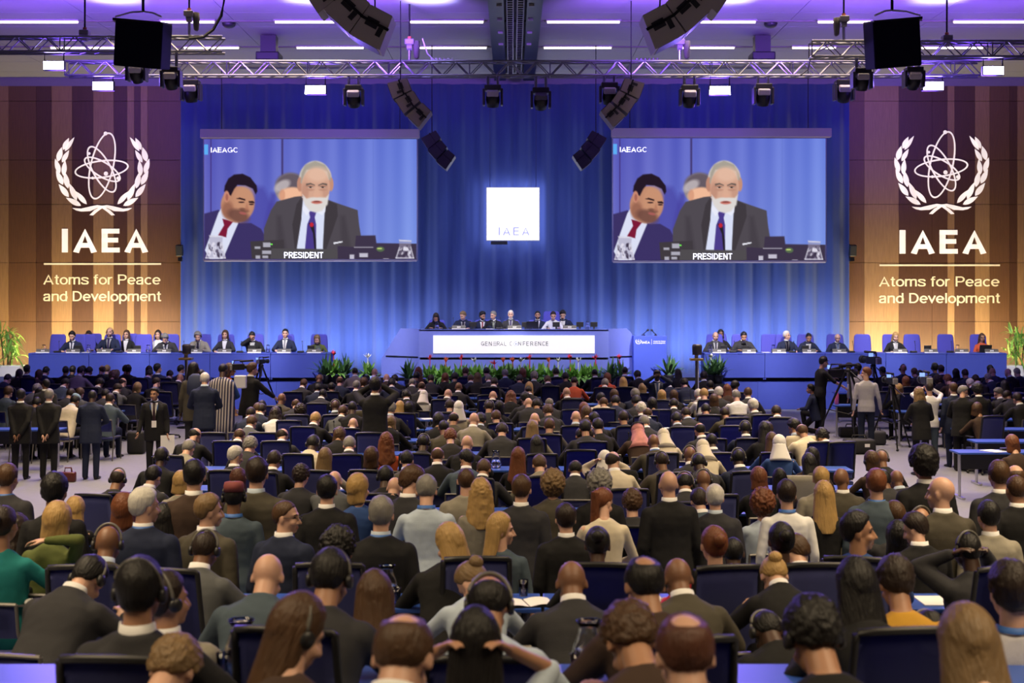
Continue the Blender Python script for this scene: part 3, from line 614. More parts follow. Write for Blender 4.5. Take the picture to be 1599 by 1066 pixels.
lp = [(67.5, 'left'), (115, 'left'), (163, 'left'), (210, 'left'), (257, 'left'), (306, 'left'), (351, 'left'), (398, 'left'), (444, 'left'), (491, 'left')]
rp = [(1123.5, 'right'), (1170, 'right'), (1217, 'right'), (1264, 'right'), (1311, 'right'), (1406, 'right'), (1454, 'right'), (1502, 'right'), (1549, 'right')]
for L in (lp, rp):
    for k, (x, sd) in enumerate(L): onstage(name_plate, x, .07, 'grey name plate on a white strip, %s from the left on the %s stage desks' % (nth(k + 1), sd), 'name plate', 'name plates on the stage')
for k, x in enumerate((717, 804, 890)): onstage(name_plate, x, .07, 'grey name plate on the podium desk, %s from the left' % nth(k + 1), 'name plate', 'name plates on the stage', CZ - (514 - HY) * s)
for sd, xs in (('left', (69, 139, 232, 419, 497)), ('right', (1110, 1208, 1496)), ('podium', (683, 832, 918))):
    for k, x in enumerate(xs): onstage(water_jug, x, .3, 'glass water jug, %s from the left on the %s desk' % (nth(k + 1), sd + ' stage' if sd != 'podium' else sd), 'jug', 'water jugs on the stage', TZ if sd != 'podium' else CZ - (514 - HY) * s)
for sd, xs in (('left', (122.5, 215, 299, 393.5, 486)), ('right', (1164, 1258, 1449, 1131)), ('podium', (739, 821, 869, 906, 928))):
    for k, x in enumerate(xs): onstage(desk_monitor, x, .28, 'small black desk screen, %s from the left on the %s desk' % (nth(k + 1), sd + ' stage' if sd != 'podium' else sd), 'monitor', 'black desk screens on the stage', TZ if sd != 'podium' else CZ - (514 - HY) * s)
for sd, xs in (('left', (90, 187, 285, 375, 470)), ('right', (1145, 1238, 1330, 1427, 1484)), ('podium', (706, 780))):
    for k, x in enumerate(xs): onstage(mic_console, x, .25, 'black microphone console, %s from the left on the %s desk' % (nth(k + 1), sd + ' stage' if sd != 'podium' else sd), 'microphone', 'microphone consoles on the stage', TZ if sd != 'podium' else CZ - (514 - HY) * s)
onstage(laptop, 1539, .2, 'open black laptop before the woman in orange red on the right stage desk', 'laptop', None)
onstage(laptop, 832, .26, 'open black laptop before the bearded man on the podium desk', 'laptop', None, CZ - (514 - HY) * s)
for sd, xs in (('left', (136, 345, 449)), ('right', (1196, 1390)), ('podium', (765,))):
    for k, x in enumerate(xs): onstage(paper_sheet, x, .32, 'white papers lying %s from the left on the %s desk' % (nth(k + 1), sd + ' stage' if sd != 'podium' else sd), 'papers', 'papers on the stage desks', TZ if sd != 'podium' else CZ - (514 - HY) * s)

# ---------------------------------------------------------------- plants
leafm = mat('leaf_green', (.16, .36, .06), .5, vary=.4); leafd = mat('leaf_dark', (.05, .13, .04), .5, vary=.4)
def leaves(b, n, L, spread, seed, z0=0, wd=.05, droop=.5, jit=.1):
    rnd = random.Random(seed)
    for k in range(n):
        a = rnd.uniform(0, 6.283); el_ = rnd.uniform(.15, spread); l = L * rnd.uniform(.6, 1.1); o = Vector((rnd.uniform(-jit, jit), rnd.uniform(-jit, jit), z0)); w_ = wd * rnd.uniform(.7, 1.2)
        dirv = Vector((math.cos(a) * math.sin(el_), math.sin(a) * math.sin(el_), math.cos(el_))); side = Vector((-math.sin(a), math.cos(a), 0)); pr = None
        for i in range(5):
            t = i / 4; p = o + dirv * l * t + Vector((0, 0, -droop * l * t * t * math.sin(el_))); ww = w_ * math.sin(math.pi * (.12 + .86 * t))
            cur = (b.bm.verts.new(p - side * ww), b.bm.verts.new(p + Vector((0, 0, -.3 * ww))), b.bm.verts.new(p + side * ww))
            if pr: b.bm.faces.new((pr[0], pr[1], cur[1], cur[0])); b.bm.faces.new((pr[1], pr[2], cur[2], cur[1]))
            pr = cur
    return b
LFM = [leaves(MB(), 64, .50, 1.35, 40 + k, .12, .042, .65).mesh('foliage', leafm, fix=False) for k in range(3)] + [leaves(MB(), 40, .66, 1.1, 50, .1, .04, .4).mesh('foliage', leafd, fix=False)]
def bract(seed):
    b = MB(); rnd = random.Random(seed); H = rnd.uniform(.55, .75)
    b.tube([(0, 0, .1), (.02, 0, H)], .012, 6); leaves(b, 16, .16, 1.0, seed + 1, H - .08, .022, .1, .02); return b
BR = [bract(k).mesh('flower_spike', mat('bract_red', (.65, .03, .06), .5), fix=False) for k in range(2)] + [bract(9).mesh('flower_spike', mat('bract_orange', (.75, .16, .05), .5), fix=False), bract(12).mesh('flower_spike', mat('bract_white', (.8, .8, .7), .5), fix=False)]
POT = MB().lathe([(.10, 0), (.15, .22), (.16, .24), (.14, .24), (0, .2)], seg=14).mesh('pot', mat('pot_dark', (.02, .02, .03), .5), True)
fl = [(510, 3, -1), (522, 0, 0), (538, 3, -1), (575, 1, 3), (640, 3, -1), (671, 0, 0), (688, 1, -1), (697, 2, 2), (720, 0, 0), (728, 1, -1), (742, 2, 3), (757, 0, -1), (772, 1, 1), (786, 2, 2), (801, 0, 2), (813, 1, 3), (827, 2, 0), (842, 0, -1), (857, 1, 2), (872, 2, 3), (891, 0, 0), (903, 1, 3), (915, 2, -1), (930, 0, 0), (955, 3, -1), (968, 3, 0), (1045, 3, -1), (1110, 3, 3), (1122, 3, -1)]
for k, (x, lf, br) in enumerate(fl):
    d = SF - .45; hz = .84 if 600 < x < 1000 else .95
    t = empty('potted_bromeliad' if br >= 0 else 'potted_fern', ((x - 800) * px(d), d, 0), '%s, %s from left along the stage foot' % ({-1: 'leafy green pot plant', 0: 'pot plant with tall red flower', 1: 'pot plant with short red flower', 2: 'pot plant with orange flower', 3: 'pot plant with white flower'}[br], nth(k + 1)), 'plant', 'flowers along the stage front', random.uniform(0, 6))
    st = link('pedestal', MB().box((0, 0, hz / 2 - .1), (.3, .3, hz - .2)).mesh('pedestal', blackp), t)
    o = link('pot', POT, t); o.location.z = hz - .2
    o = link('foliage', LFM[lf], t); o.location.z = hz - .05
    if br >= 0: o = link('flower_spike', BR[br], t); o.location.z = hz - .05
for x, y0, y1, lab in ((12, 568, 515, 'left'), (1590, 565, 513, 'right')):
    d = 43.4; t = empty('potted_palm', ((x - 800) * px(d), d, .8), 'tall leafy palm in a white tub at the far %s of the stage' % lab, 'palm')
    zb = CZ - (570 - HY) * px(d) - .8
    MB().box((0, 0, (zb + .0) / 2), (.95, .6, max(zb, .3)), bevel=.02).obj('tub', whitep, t)
    b = MB()
    for k in range(5): leaves(b, 26, .5, 1.9, 70 + k + x, zb + .25 + k * .17, .026, .8, .28)
    b.obj('fronds', leafm, t, fix=False)
    b = MB()
    for k in range(4): b.tube([(.1 * math.sin(k * 2), .1 * math.cos(k * 2), zb - .1), (.2 * math.sin(k * 2), .15 * math.cos(k * 2), zb + .9)], .02, 6)
    b.obj('stem', mat('stem_brown', (.1, .06, .03)), t)
for x, lab in ((282, 'left'), (1331, 'right')):
    d = 45.0; t = empty('wall_loudspeaker', P(x, 397, d), 'small black loudspeaker fixed to the wooden wall beside the %s edge of the curtain' % lab, 'loudspeaker')
    MB().box((0, -.1, .12), (.2, .2, .34), Euler((R(12), 0, 0)).to_matrix(), bevel=.02).obj('cabinet', blackp, t); MB().box((0, .1, -.15), (.12, .3, .12)).obj('bracket', blackm, t)

# ---------------------------------------------------------------- rigging
def truss(name, x0, x1, y, z, h, label, dpt=None):
    dpt = dpt or h; t = empty(name, ((x0 + x1) / 2, y, z), label, 'truss'); L = x1 - x0
    for a in (0, 1):
        for b in (0, 1): MB().cyl((-L / 2, (b - .5) * dpt, a * h), (L / 2, (b - .5) * dpt, a * h), .028, seg=8).obj('chord', trussm, t)
    m = MB(); n = int(L / (h * .95)); st = L / n
    for k in range(n):
        xa = -L / 2 + k * st
        for b in (0, 1):
            f = (k % 2)
            m.cyl((xa, (b - .5) * dpt, h * f), (xa + st, (b - .5) * dpt, h * (1 - f)), .014, seg=6)
        m.cyl((xa, -dpt / 2, h), (xa + st, dpt / 2, h), .012, seg=6); m.cyl((xa, dpt / 2, 0), (xa + st, -dpt / 2, 0), .012, seg=6)
        if k % 6 == 0:
            for a in (0, 1): m.cyl((xa, -dpt / 2, a * h), (xa, dpt / 2, a * h), .014, seg=6)
            for b in (0, 1): m.cyl((xa, (b - .5) * dpt, 0), (xa, (b - .5) * dpt, h), .014, seg=6)
    m.obj('bracing', trussm, t); return t
TD = 34.0; ts = px(TD)
truss('lighting_truss', (105 - 800) * ts, (1530 - 800) * ts, TD, P(0, 119, TD).z, 22 * ts, 'long aluminium lattice truss spanning the hall in front of the curtain')
TU = 31.0; us = px(TU)
truss('side_truss', (-40 - 800) * us, (350 - 800) * us, TU, P(0, 82, TU).z, 23 * us, 'short aluminium truss behind the left black hanging box')
truss('side_truss', (1266 - 800) * us, (1640 - 800) * us, TU, P(0, 90, TU).z, 24 * us, 'short aluminium truss behind the right black hanging box')
CEZ = 9.88
def hoist(x, y, d, ylow, lab, bag=1):
    """chain hoist: body at pixel row y, chain to the ceiling, hook to the truss"""
    p = P(x, y, d); q = px(d); t = empty('chain_hoist', p, lab, 'chain hoist', 'chain hoists above the trusses')
    MB().box((0, 0, 0), (15 * q, .24, 9 * q), bevel=.02).cyl((-4 * q, 0, -7 * q), (4 * q, 0, -7 * q), 6 * q).obj('motor', mat('hoist_grey', (.22, .20, .24), .4), t)
    MB().cyl((0, 0, 4 * q), (0, 0, 9 * q), 3 * q).obj('hook', mat('hook_orange', (.45, .12, .05), .5), t)
    MB().cyl((0, 0, 9 * q), (0, 0, CEZ - p.z), .02).obj('chain', blackm, t); zl = P(x, ylow, d).z - p.z
    MB().cyl((0, 0, zl), (0, 0, -8 * q), .035).obj('lower_chain', alu, t)
    if bag: MB().loft([[(bag * 11 * q + hw * math.cos(a), .08 * math.sin(a), z) for a in [k * math.pi / 5 for k in range(10)]] for z, hw in ((2 * q, 5 * q), (-8 * q, 5.5 * q), (-24 * q, 4 * q), (-26 * q, 2 * q))]).obj('chain_bag', mat('bag_cloth', (.10, .09, .085), .9), t, True)
hoist(640, 66, 33.9, 97, 'chain hoist with a beige chain bag beside the large left speaker cluster'); hoist(1062, 66, 33.9, 97, 'chain hoist beside the large right speaker cluster', 1)
hoist(296, 22, 31, 58, 'chain hoist above the left side truss with a dark chain bag'); hoist(1318, 30, 31, 64, 'chain hoist above the right side truss with a dark chain bag', -1)
hoist(133, 52, 31, 58, 'chain hoist near the far left end of the side truss', 0); hoist(1479, 60, 31, 66, 'chain hoist near the far right of the side truss', 0)
def cable(pts, d, lab, r=.016, m=None):
    o = MB().tube([P(x, y, d + dd) for x, y, dd in pts], r, 6).obj('cable', m or blackp); tag(o, lab, 'cable', None)
cable([(352, -8, 0), (346, 25, 0), (334, 46, 0), (318, 58, 0), (296, 60, 0)], 30.8, 'thick dark cable hanging from the ceiling onto the left truss', .035)
cable([(660, 60, 0), (668, 84, 0), (682, 97, 0), (700, 92, 0), (712, 97.5, 0)], 33.84, 'pale cable looping over the truss right of the left chain hoist', .016, whitep)
cable([(1300, 70, 0), (1268, 84, 0), (1262, 108, 0), (1250, 118, 0)], 33.7, 'dark cable drooping from the right chain hoist to the main truss', .02)
for (x, lab) in ((690, 'white plug strip lying on the truss right of the left hoist'), (1010, 'black plug strip lying on the truss left of the right hoist')):
    t = empty('plug_strip', P(x, 96, 33.95), lab, 'plug strip'); q = ts; MB().box((0, 0, 0), (40 * q, .1, 2 * q)).obj('rail', blackp, t)
    for k in range(6): MB().box(((-15 + k * 6.4) * q, 0, 2.6 * q), (4 * q, .1, 5 * q), bevel=.01).obj('plug', whitep if x < 800 else blackp, t)
def speaker_cluster(name, boxes, d, sz, label, m, edge, dark=False):
    """boxes: (x, y, angle) pixel centre and tilt in the picture plane; each cabinet is a wedge with a rigging plate on its side"""
    p0 = P(boxes[0][0], boxes[0][1], d); t = empty(name, p0, label, 'speaker cluster', 'curved speaker clusters')
    q = px(d); Lb, Hb = sz
    for x, y, a in boxes:
        p = P(x, y, d) - p0; rot = Euler((0, R(a), 0)).to_matrix()
        def pr(pts, y0, y1, nm, mm, par):
            w = MB().prism([(u * q, v * q) for u, v in pts], y0, y1); bmesh.ops.transform(w.bm, matrix=Matrix.Translation(p) @ rot.to_4x4(), verts=w.bm.verts); return w.obj(nm, mm, par)
        c_ = pr([(-Lb / 2, -Hb * .5), (Lb / 2, -Hb * .37), (Lb / 2, Hb * .37), (-Lb / 2, Hb * .5)], -.35, .35, 'cabinet', m, t)
        pr([(-Lb / 2 - .6, -Hb * .4), (-Lb / 2, -Hb * .4), (-Lb / 2, Hb * .4), (-Lb / 2 - .6, Hb * .4)], -.33, .33, 'grille', blackp, c_)
        pr([(Lb * .5, -Hb * .34), (Lb * .5 + .7, -Hb * .34), (Lb * .5 + .7, Hb * .34), (Lb * .5, Hb * .34)], -.33, .33, 'rear_cover', blackp, c_)
        pr([(-Lb * .05, -Hb * .12), (Lb * .2, -Hb * .12), (Lb * .2, Hb * .26), (-Lb * .05, Hb * .26)], -.358, -.35, 'handle_pocket', blackp, c_)
        pr([(-Lb * .2, -Hb * .32), (Lb * .06, -Hb * .32), (Lb * .06, -Hb * .16), (-Lb * .2, -Hb * .16)], -.358, -.35, 'handle_pocket', blackp, c_)
        pr([(Lb * .06, -Hb * .46), (Lb * .14, -Hb * .46), (Lb * .14, Hb * .46), (Lb * .06, Hb * .46)], -.375, -.35, 'rigging_bar', blackm, c_)
    MB().cyl((0, 0, 0), (0, 0, CEZ - p0.z), .012).obj('suspension_wire', blackm, t)
    return t
speaker_cluster('large_speaker_cluster', [(586, 47, -62), (548, 19, -47), (510, -10, -34)], 24, (55, 53), 'large curved speaker cluster hanging at the top left of centre', olivecase, None)
speaker_cluster('large_speaker_cluster', [(1031, 46, 242), (1070, 18, 227), (1108, -10, 214)], 24, (55, 53), 'large curved speaker cluster hanging at the top right of centre', olivecase, None)
g2 = mat('speaker_grey', (.20, .17, .15), .6)
speaker_cluster('small_speaker_cluster', [(626, 140, -20), (639, 161, -33), (657, 181, -46)], 33.5, (31, 26), 'small brown curved speaker cluster under the truss left of the square sign', g2, None)
speaker_cluster('small_speaker_cluster', [(986, 140, 200), (973, 161, 213), (955, 181, 226)], 33.5, (31, 26), 'small brown curved speaker cluster under the truss right of the square sign', g2, None)
speaker_cluster('dark_speaker_cluster', [(675, 219, -34), (685, 235, -42), (698, 250, -50)], 39.5, (25, 20), 'dark speaker cluster hanging beside the right edge of the left screen', blackp, None)
speaker_cluster('dark_speaker_cluster', [(931, 219, 214), (921, 235, 222), (908, 250, 230)], 39.5, (25, 20), 'dark speaker cluster hanging beside the left edge of the right screen', blackp, None)
# black draped boxes
for x0, x1, y0, y1, tilt, sd in ((186, 262, 32, 108, 5, 'left'), (1356, 1431, 30, 108, -5, 'right')):
    d = 29.5; q = px(d); t = empty('hanging_box', P((x0 + x1) / 2, y1, d), 'large black cloth covered box hanging near the ceiling on the %s' % sd, 'hanging box')
    W_, H2 = (x1 - x0) * q, (y1 - y0) * q; r_ = Euler((R(8), R(tilt), 0)).to_matrix()
    navy = mat('box_cloth', (.003, .003, .010), .9, spec=.1)
    g = MB(); g.box((0, 0, H2 / 2), (W_ * .97, .8, H2 * .93), r_, bevel=.03); g.obj('cloth_cover', navy, t)
    MB().box((0, -.03, H2 * .965), (W_ * 1.0, .86, H2 * .05), r_).obj('frame_rail', blackm, t)
    MB().box((0, -.02, H2 * .92), (W_ * .99, .84, H2 * .04), r_).obj('cloth_hem', greycase, t)
    MB().tube([(-W_ * .46, -.4, H2), (-W_ * .2, -.2, H2 + 10 * q), (0, 0, H2 + 14 * q), (W_ * .25, -.2, H2 + 9 * q), (W_ * .47, -.4, H2)], .02, 6).obj('sling', whitep, t)
    MB().cyl((0, 0, H2 + 14 * q), (0, 0, CEZ - t.location.z), .03).obj('suspension_chain', blackm, t)
# ceiling projectors
for x, sd in ((421, 'left'), (1190, 'right')):
    d = 38.0; q = px(d); t = empty('ceiling_projector', P(x, 90, d), 'black projector on a ceiling mount above the %s screen' % sd, 'projector')
    MB().box((0, 0, 0), (36 * q, .7, 13 * q), bevel=.03).obj('body', blackp, t); MB().box((0, 0, 20 * q), (24 * q, .4, 26 * q)).obj('mount_plate', blackp, t)
    MB().cyl((0, 0, 30 * q), (0, 0, CEZ - t.location.z), .14).obj('mount', blackp, t); MB().cyl((8 * q, .36, 0), (8 * q, .5, 0), 4 * q).obj('lens', blackp, t)
# moving head lights
def moving_head(x, y, d, label, tilt, sc=1.0, bright=True):
    q = px(d) * sc; ztop = P(0, 119, TD).z + .03 if d > 33 else P(0, 82 if x < 800 else 90, TU).z + .03; t = empty('moving_head_light', P(x, y, d), label, 'stage light', 'moving head lights under the truss')
    MB().box((0, 0, 12 * q), (26 * q, .34, 9 * q), bevel=.02).obj('base', blackp, t)
    for sx in (-1, 1): MB().box((sx * 14 * q, 0, -2 * q), (4 * q, .3, 26 * q), bevel=.015).obj('yoke_arm', mat('yoke_plum', (.03, .026, .045), .4), t)
    h = MB(); h.lathe([(0, -16 * q), (9 * q, -15 * q), (11 * q, -4 * q), (10 * q, 8 * q), (0, 9 * q)], seg=16); bmesh.ops.transform(h.bm, matrix=Matrix.Translation((0, -.02, -2 * q)) @ Euler((R(tilt), 0, 0)).to_matrix().to_4x4(), verts=h.bm.verts)
    hd = h.obj('lamp_head', blackp, t, True)
    c_ = MB(); c_.box((0, -.0, 6 * q), (19 * q, 12 * q, 10 * q), bevel=.03); bmesh.ops.transform(c_.bm, matrix=Matrix.Translation((0, -.10, -2 * q)) @ Euler((R(tilt), 0, 0)).to_matrix().to_4x4(), verts=c_.bm.verts); c_.obj('rear_cover', mat('cover_grey', (.42, .38, .42), .5) if bright else mat('cover_plum', (.07, .055, .09), .5), hd)
    for sx in (-1, 1): MB().cyl((sx * 8 * q, 0, 16 * q), (sx * 8 * q, 0, ztop - t.location.z), .035).obj('clamp', trussm, t)
for k, (x, y, b_) in enumerate(((214, 112, 1), (268, 122, 1), (299, 142, 1), (553, 150, 1), (770, 150, 1), (845, 154, 0), (952, 146, 1), (1077, 150, 1), (1192, 148, 1), (1318, 142, 1), (1346, 124, 1), (1427, 122, 1))):
    moving_head(x, y, 34.0 if y > 130 else 31.0, 'moving head stage light, %s from the left under the trusses' % nth(k + 1), random.choice((20, 30, 38)), 1.0, b_)
# LED wash panels
for k, (x, y, d) in enumerate(((84, 102, 31.0), (161, 134, 34.0), (493, 140, 34.0), (1125, 141, 34.0), (1458, 134, 34.0), (1552, 110, 31.0))):
    q = px(d); t = empty('led_wash_panel', P(x, y, d), 'glowing violet LED wash light, %s from the left under the trusses' % nth(k + 1), 'LED light', 'violet LED wash lights')
    MB().box((0, .06, 0), (34 * q, .12, 15 * q), bevel=.01).obj('housing', blackp, t); MB().box((0, -.006, 0), (31 * q, .012, 12.5 * q)).obj('light_face', led, t)
    zb_ = (P(0, 119, TD).z if d > 33 else P(0, 82 if x < 800 else 90, TU).z) + .02 - t.location.z; MB().tube([(-15 * q, .05, 4 * q), (-15 * q, .05, zb_), (15 * q, .05, zb_), (15 * q, .05, 4 * q)], .018, 6).obj('bracket', blackm, t)
    p = P(x, y, d)
    lamp('led_beam', 'SPOT', p + Vector((0, -.1, 0)), (p.x * .75, 12, 0), 1300, (.26, .16, 1.0), spot_size=R(100), spot_blend=.8, shadow_soft_size=.2)
    lamp('added_violet_wash', 'SPOT', p + Vector((0, .2, -.1)), (p.x * 1.18, 45.3, p.z - .2), 1100, (.12, .03, 1.0), spot_size=R(26), spot_blend=1.0, shadow_soft_size=.3)  # added spot, not the panel's own beam; tints the upper wall violet
    lamp('led_spill', 'POINT', p + Vector((0, .75, -.25)), p, 110, (.16, .06, 1.0), shadow_soft_size=.3)
for x, sd in ((358, 'left'), (1204, 'right')):
    o = MB().ell(P(x, 37, 36.2), (.17, .17, .12), sub=2).obj('smoke_detector', blackp, None, True); tag(o, 'black dome fixed to the %s of the ceiling between two light lines' % sd, 'detector')
import numpy as np
# ---------------------------------------------------------------- people
TSC = bpy.data.scenes.new('workshop')
def remesh(mb, vox, smooth=3):
    bm = mb.bm; bmesh.ops.recalc_face_normals(bm, faces=bm.faces)
    me = bpy.data.meshes.new('t'); bm.to_mesh(me); bm.free()
    o = bpy.data.objects.new('t', me); TSC.collection.objects.link(o)
    m = o.modifiers.new('r', 'REMESH'); m.mode = 'VOXEL'; m.voxel_size = vox
    if smooth: sm = o.modifiers.new('s', 'SMOOTH'); sm.iterations = smooth; sm.factor = .5
    TSC.view_layers[0].update(); dg = TSC.view_layers[0].depsgraph; out = bpy.data.meshes.new_from_object(o.evaluated_get(dg))
    bpy.data.objects.remove(o); bpy.data.meshes.remove(me)
    out.polygons.foreach_set('use_smooth', [True] * len(out.polygons)); return out
def rx(a): return Matrix.Rotation(a, 3, 'X')
def rz(a): return Matrix.Rotation(a, 3, 'Z')
def ry(a): return Matrix.Rotation(a, 3, 'Y')
def ik(S, W, a, b, pole):
    d = W - S; L = min(d.length, (a + b) * .998); u = d.normalized(); W = S + u * L
    x = (a * a - b * b + L * L) / (2 * L); h = math.sqrt(max(a * a - x * x, 0)); p = pole - u * pole.dot(u); p.normalize()
    return S + u * x + p * h, W
class Pose:
    pass
# name: (seated, lean, head pitch, wrist targets right/left, pole right)
POSES = dict(
    sit0=(1, -3, 4, (.20, .40, .78), None), sit1=(1, 13, 8, (.20, .46, .78), None), sit2=(1, 23, 14, (.19, .52, .78), None), sit3=(1, 32, 22, (.18, .56, .78), None), sit4=(1, 41, 34, (.16, .60, .78), None),
    sitear=(1, 8, 10, (.125, .12, 1.19), (.8, .9, -.6)), sitphone=(1, 4, 0, (.075, .30, 1.20), (1, 0, -.6)), sitneck=(1, 14, 10, (.20, .46, .78), None), sitlap=(1, 4, 14, (.12, .30, .66), None),
    sitface=(1, 18, 20, (.19, .50, .78), None),
    stand=(0, 2, 4, (.25, .05, .84), None), standback=(0, 2, 6, (.045, -.20, .90), (1, -.4, 0)), standfront=(0, 6, 24, (.10, .30, 1.02), (1, -.4, -.4)), standcam=(0, 4, 2, (.085, .26, 1.60), (1, .2, -.5)),
    standside=(0, 3, 6, (.25, .08, .84), None), standreach=(0, 6, 6, (.22, .46, 1.06), (1, -.4, -.5)), kneel=(2, 12, 0, (.16, .36, .62), None))
PC = {}
def pose(name, fem):
    key = (name, fem)
    if key in PC: return PC[key]
    seated, lean, pitch, wr, pole = POSES[name]; p = Pose(); k = .9 if fem else 1.0; p.k = k; p.seated = seated; p.name = name
    p.H = Vector((0, 0, (.535, .535, .46)[1] if seated == 1 else .46 if seated == 2 else .93)); p.R = rx(R(-lean)); p.fem = fem
    T = lambda x, y, z: p.H + p.R @ Vector((x, y, z)); p.T = T
    p.nb = T(0, -.012, .53); p.HRm = rx(R(-(lean * .75 + pitch * .8))); p.tilt = lean * .75 + pitch * .8 - lean * .55
    p.hc = p.nb + p.HRm @ Vector((0, .030, .152)); p.top = p.hc.z + .118
    sh = .178 * k; p.S = {sx: T(sx * sh, -.005, .430) for sx in (1, -1)}; p.E = {}; p.W = {}
    for sx in (1, -1):
        t = wr; pl = pole
        if name == 'sitneck' and sx == 1: t, pl = (.05, -.06, 1.10), (1, .2, -.2)
        if name == 'sitface' and sx == 1: t, pl = (.05, .33, 1.10), (1, .3, -.8)
        if name == 'standside' and sx == 1: t, pl = (.30, .12, .86), (.2, -1, 0)
        if name == 'standreach' and sx == -1: t, pl = (.20, .42, 1.22), (1, -.4, -.5)
        if name == 'standback' and sx == -1: t = (.05, -.21, .84)
        pl = Vector(pl if pl else ((.75, -.35, -.6) if seated else (.4, -1, 0))); pl.x *= sx
        p.E[sx], p.W[sx] = ik(p.S[sx], Vector((t[0] * sx, t[1], t[2])), .285, .255, pl)
    if seated == 1: p.legs = {sx: (p.H + Vector((sx * .09, .0, -.01)), Vector((sx * .125, .44, .535)), Vector((sx * .125, .42, .09))) for sx in (1, -1)}
    elif seated == 2: p.legs = {1: (p.H + Vector((.09, 0, -.01)), Vector((.13, .40, .50)), Vector((.13, .33, .09))), -1: (p.H + Vector((-.09, 0, -.01)), Vector((-.13, .34, .10)), Vector((-.13, -.10, .09)))}
    else: p.legs = {sx: (p.H + Vector((sx * .09, 0, -.02)), Vector((sx * .10, .03, .50)), Vector((sx * .105, -.02, .09))) for sx in (1, -1)}
    PC[key] = p; return p
RINGS = ((-.12, .170, .115, 0), (0, .172, .118, 0), (.12, .152, .102, .005), (.25, .163, .112, .008), (.36, .182, .118, .004), (.42, .178, .106, -.004), (.465, .140, .088, -.010), (.505, .088, .070, -.012), (.535, .062, .060, -.012))
def ringpt(a, hw, hd):
    c, s_ = math.cos(a), math.sin(a); e = 2 / 2.5
    return hw * math.copysign(abs(c) ** e, c), hd * math.copysign(abs(s_) ** e, s_)
def torso(mb, p, grow, z0=None, rings=RINGS):
    L = []
    for z, hw, hd, yc in rings:
        if z0 is not None and z < z0: continue
        ring = []
        for i in range(24):
            x, y = ringpt(i * math.pi / 12, hw * p.k + grow, hd * (p.k if p.k == 1 else .95) + grow); ring.append(p.T(x, y + yc, z))
        L.append(ring)
    mb.loft(L)
def hand(mb, p, sx):
    W, E = p.W[sx], p.E[sx]; f = (W - E).normalized(); up = Vector((0, 0, 1))
    if abs(f.z) > .8: up = Vector((-sx, 0, 0)) if p.seated == 0 and p.name not in ('standcam',) else Vector((0, -1, 0))
    side = f.cross(up).normalized(); nrm = side.cross(f)
    M = Matrix((side, f, nrm)).transposed()
    pt = lambda x, y, z: W + M @ Vector((x, y, z))
    mb.ell(pt(0, .045, 0), (.040, .052, .017), M, 2)
    t = -1 if side.dot(Vector((sx, 0, 0))) > 0 else 1     # thumb on the inner side
    for i, (ox, ln) in enumerate(((-.030, .062), (-.010, .072), (.011, .068), (.030, .054))):
        a, b, c = pt(ox * -t, .085, 0), pt(ox * -t * 1.15, .085 + ln * .55, -.012), pt(ox * -t * 1.15, .085 + ln * .85, -.034)
        mb.cap(a, b, .0095, .0088, 8); mb.cap(b, c, .0088, .0078, 8)
    a, b, c = pt(t * .032, .02, -.004), pt(t * .058, .052, -.016), pt(t * .056, .085, -.024)
    mb.cap(a, b, .0115, .0105, 8); mb.cap(b, c, .0105, .009, 8)
def head_prims(mb, M, c):
    def e(x, y, z, r): mb.ell(c + M @ Vector((x, y, z)), r, M, 3)
    e(0, -.012, .02, (.076, .096, .098)); e(0, .030, -.045, (.060, .064, .070)); e(0, .020, -.075, (.050, .055, .042)); e(0, .066, -.094, (.026, .024, .021)); e(0, .068, .026, (.054, .026, .014))
    for sx in (1, -1):
        e(sx * .036, .062, -.034, (.026, .030, .026)); mb.ell(c + M @ Vector((sx * .079, -.006, -.012)), (.009, .020, .033), M @ rz(R(-sx * 18)), 2)
    e(0, .090, -.066, (.021, .012, .007)); e(0, .088, -.076, (.018, .012, .006))
    mb.cap(c + M @ Vector((0, .088, .012)), c + M @ Vector((0, .113, -.034)), .008, .0135, 10); e(.011, .098, -.038, (.009, .011, .008)); e(-.011, .098, -.038, (.009, .011, .008))
MESH = {}
def headrot(p, yaw): return rz(R(-yaw)) @ p.HRm
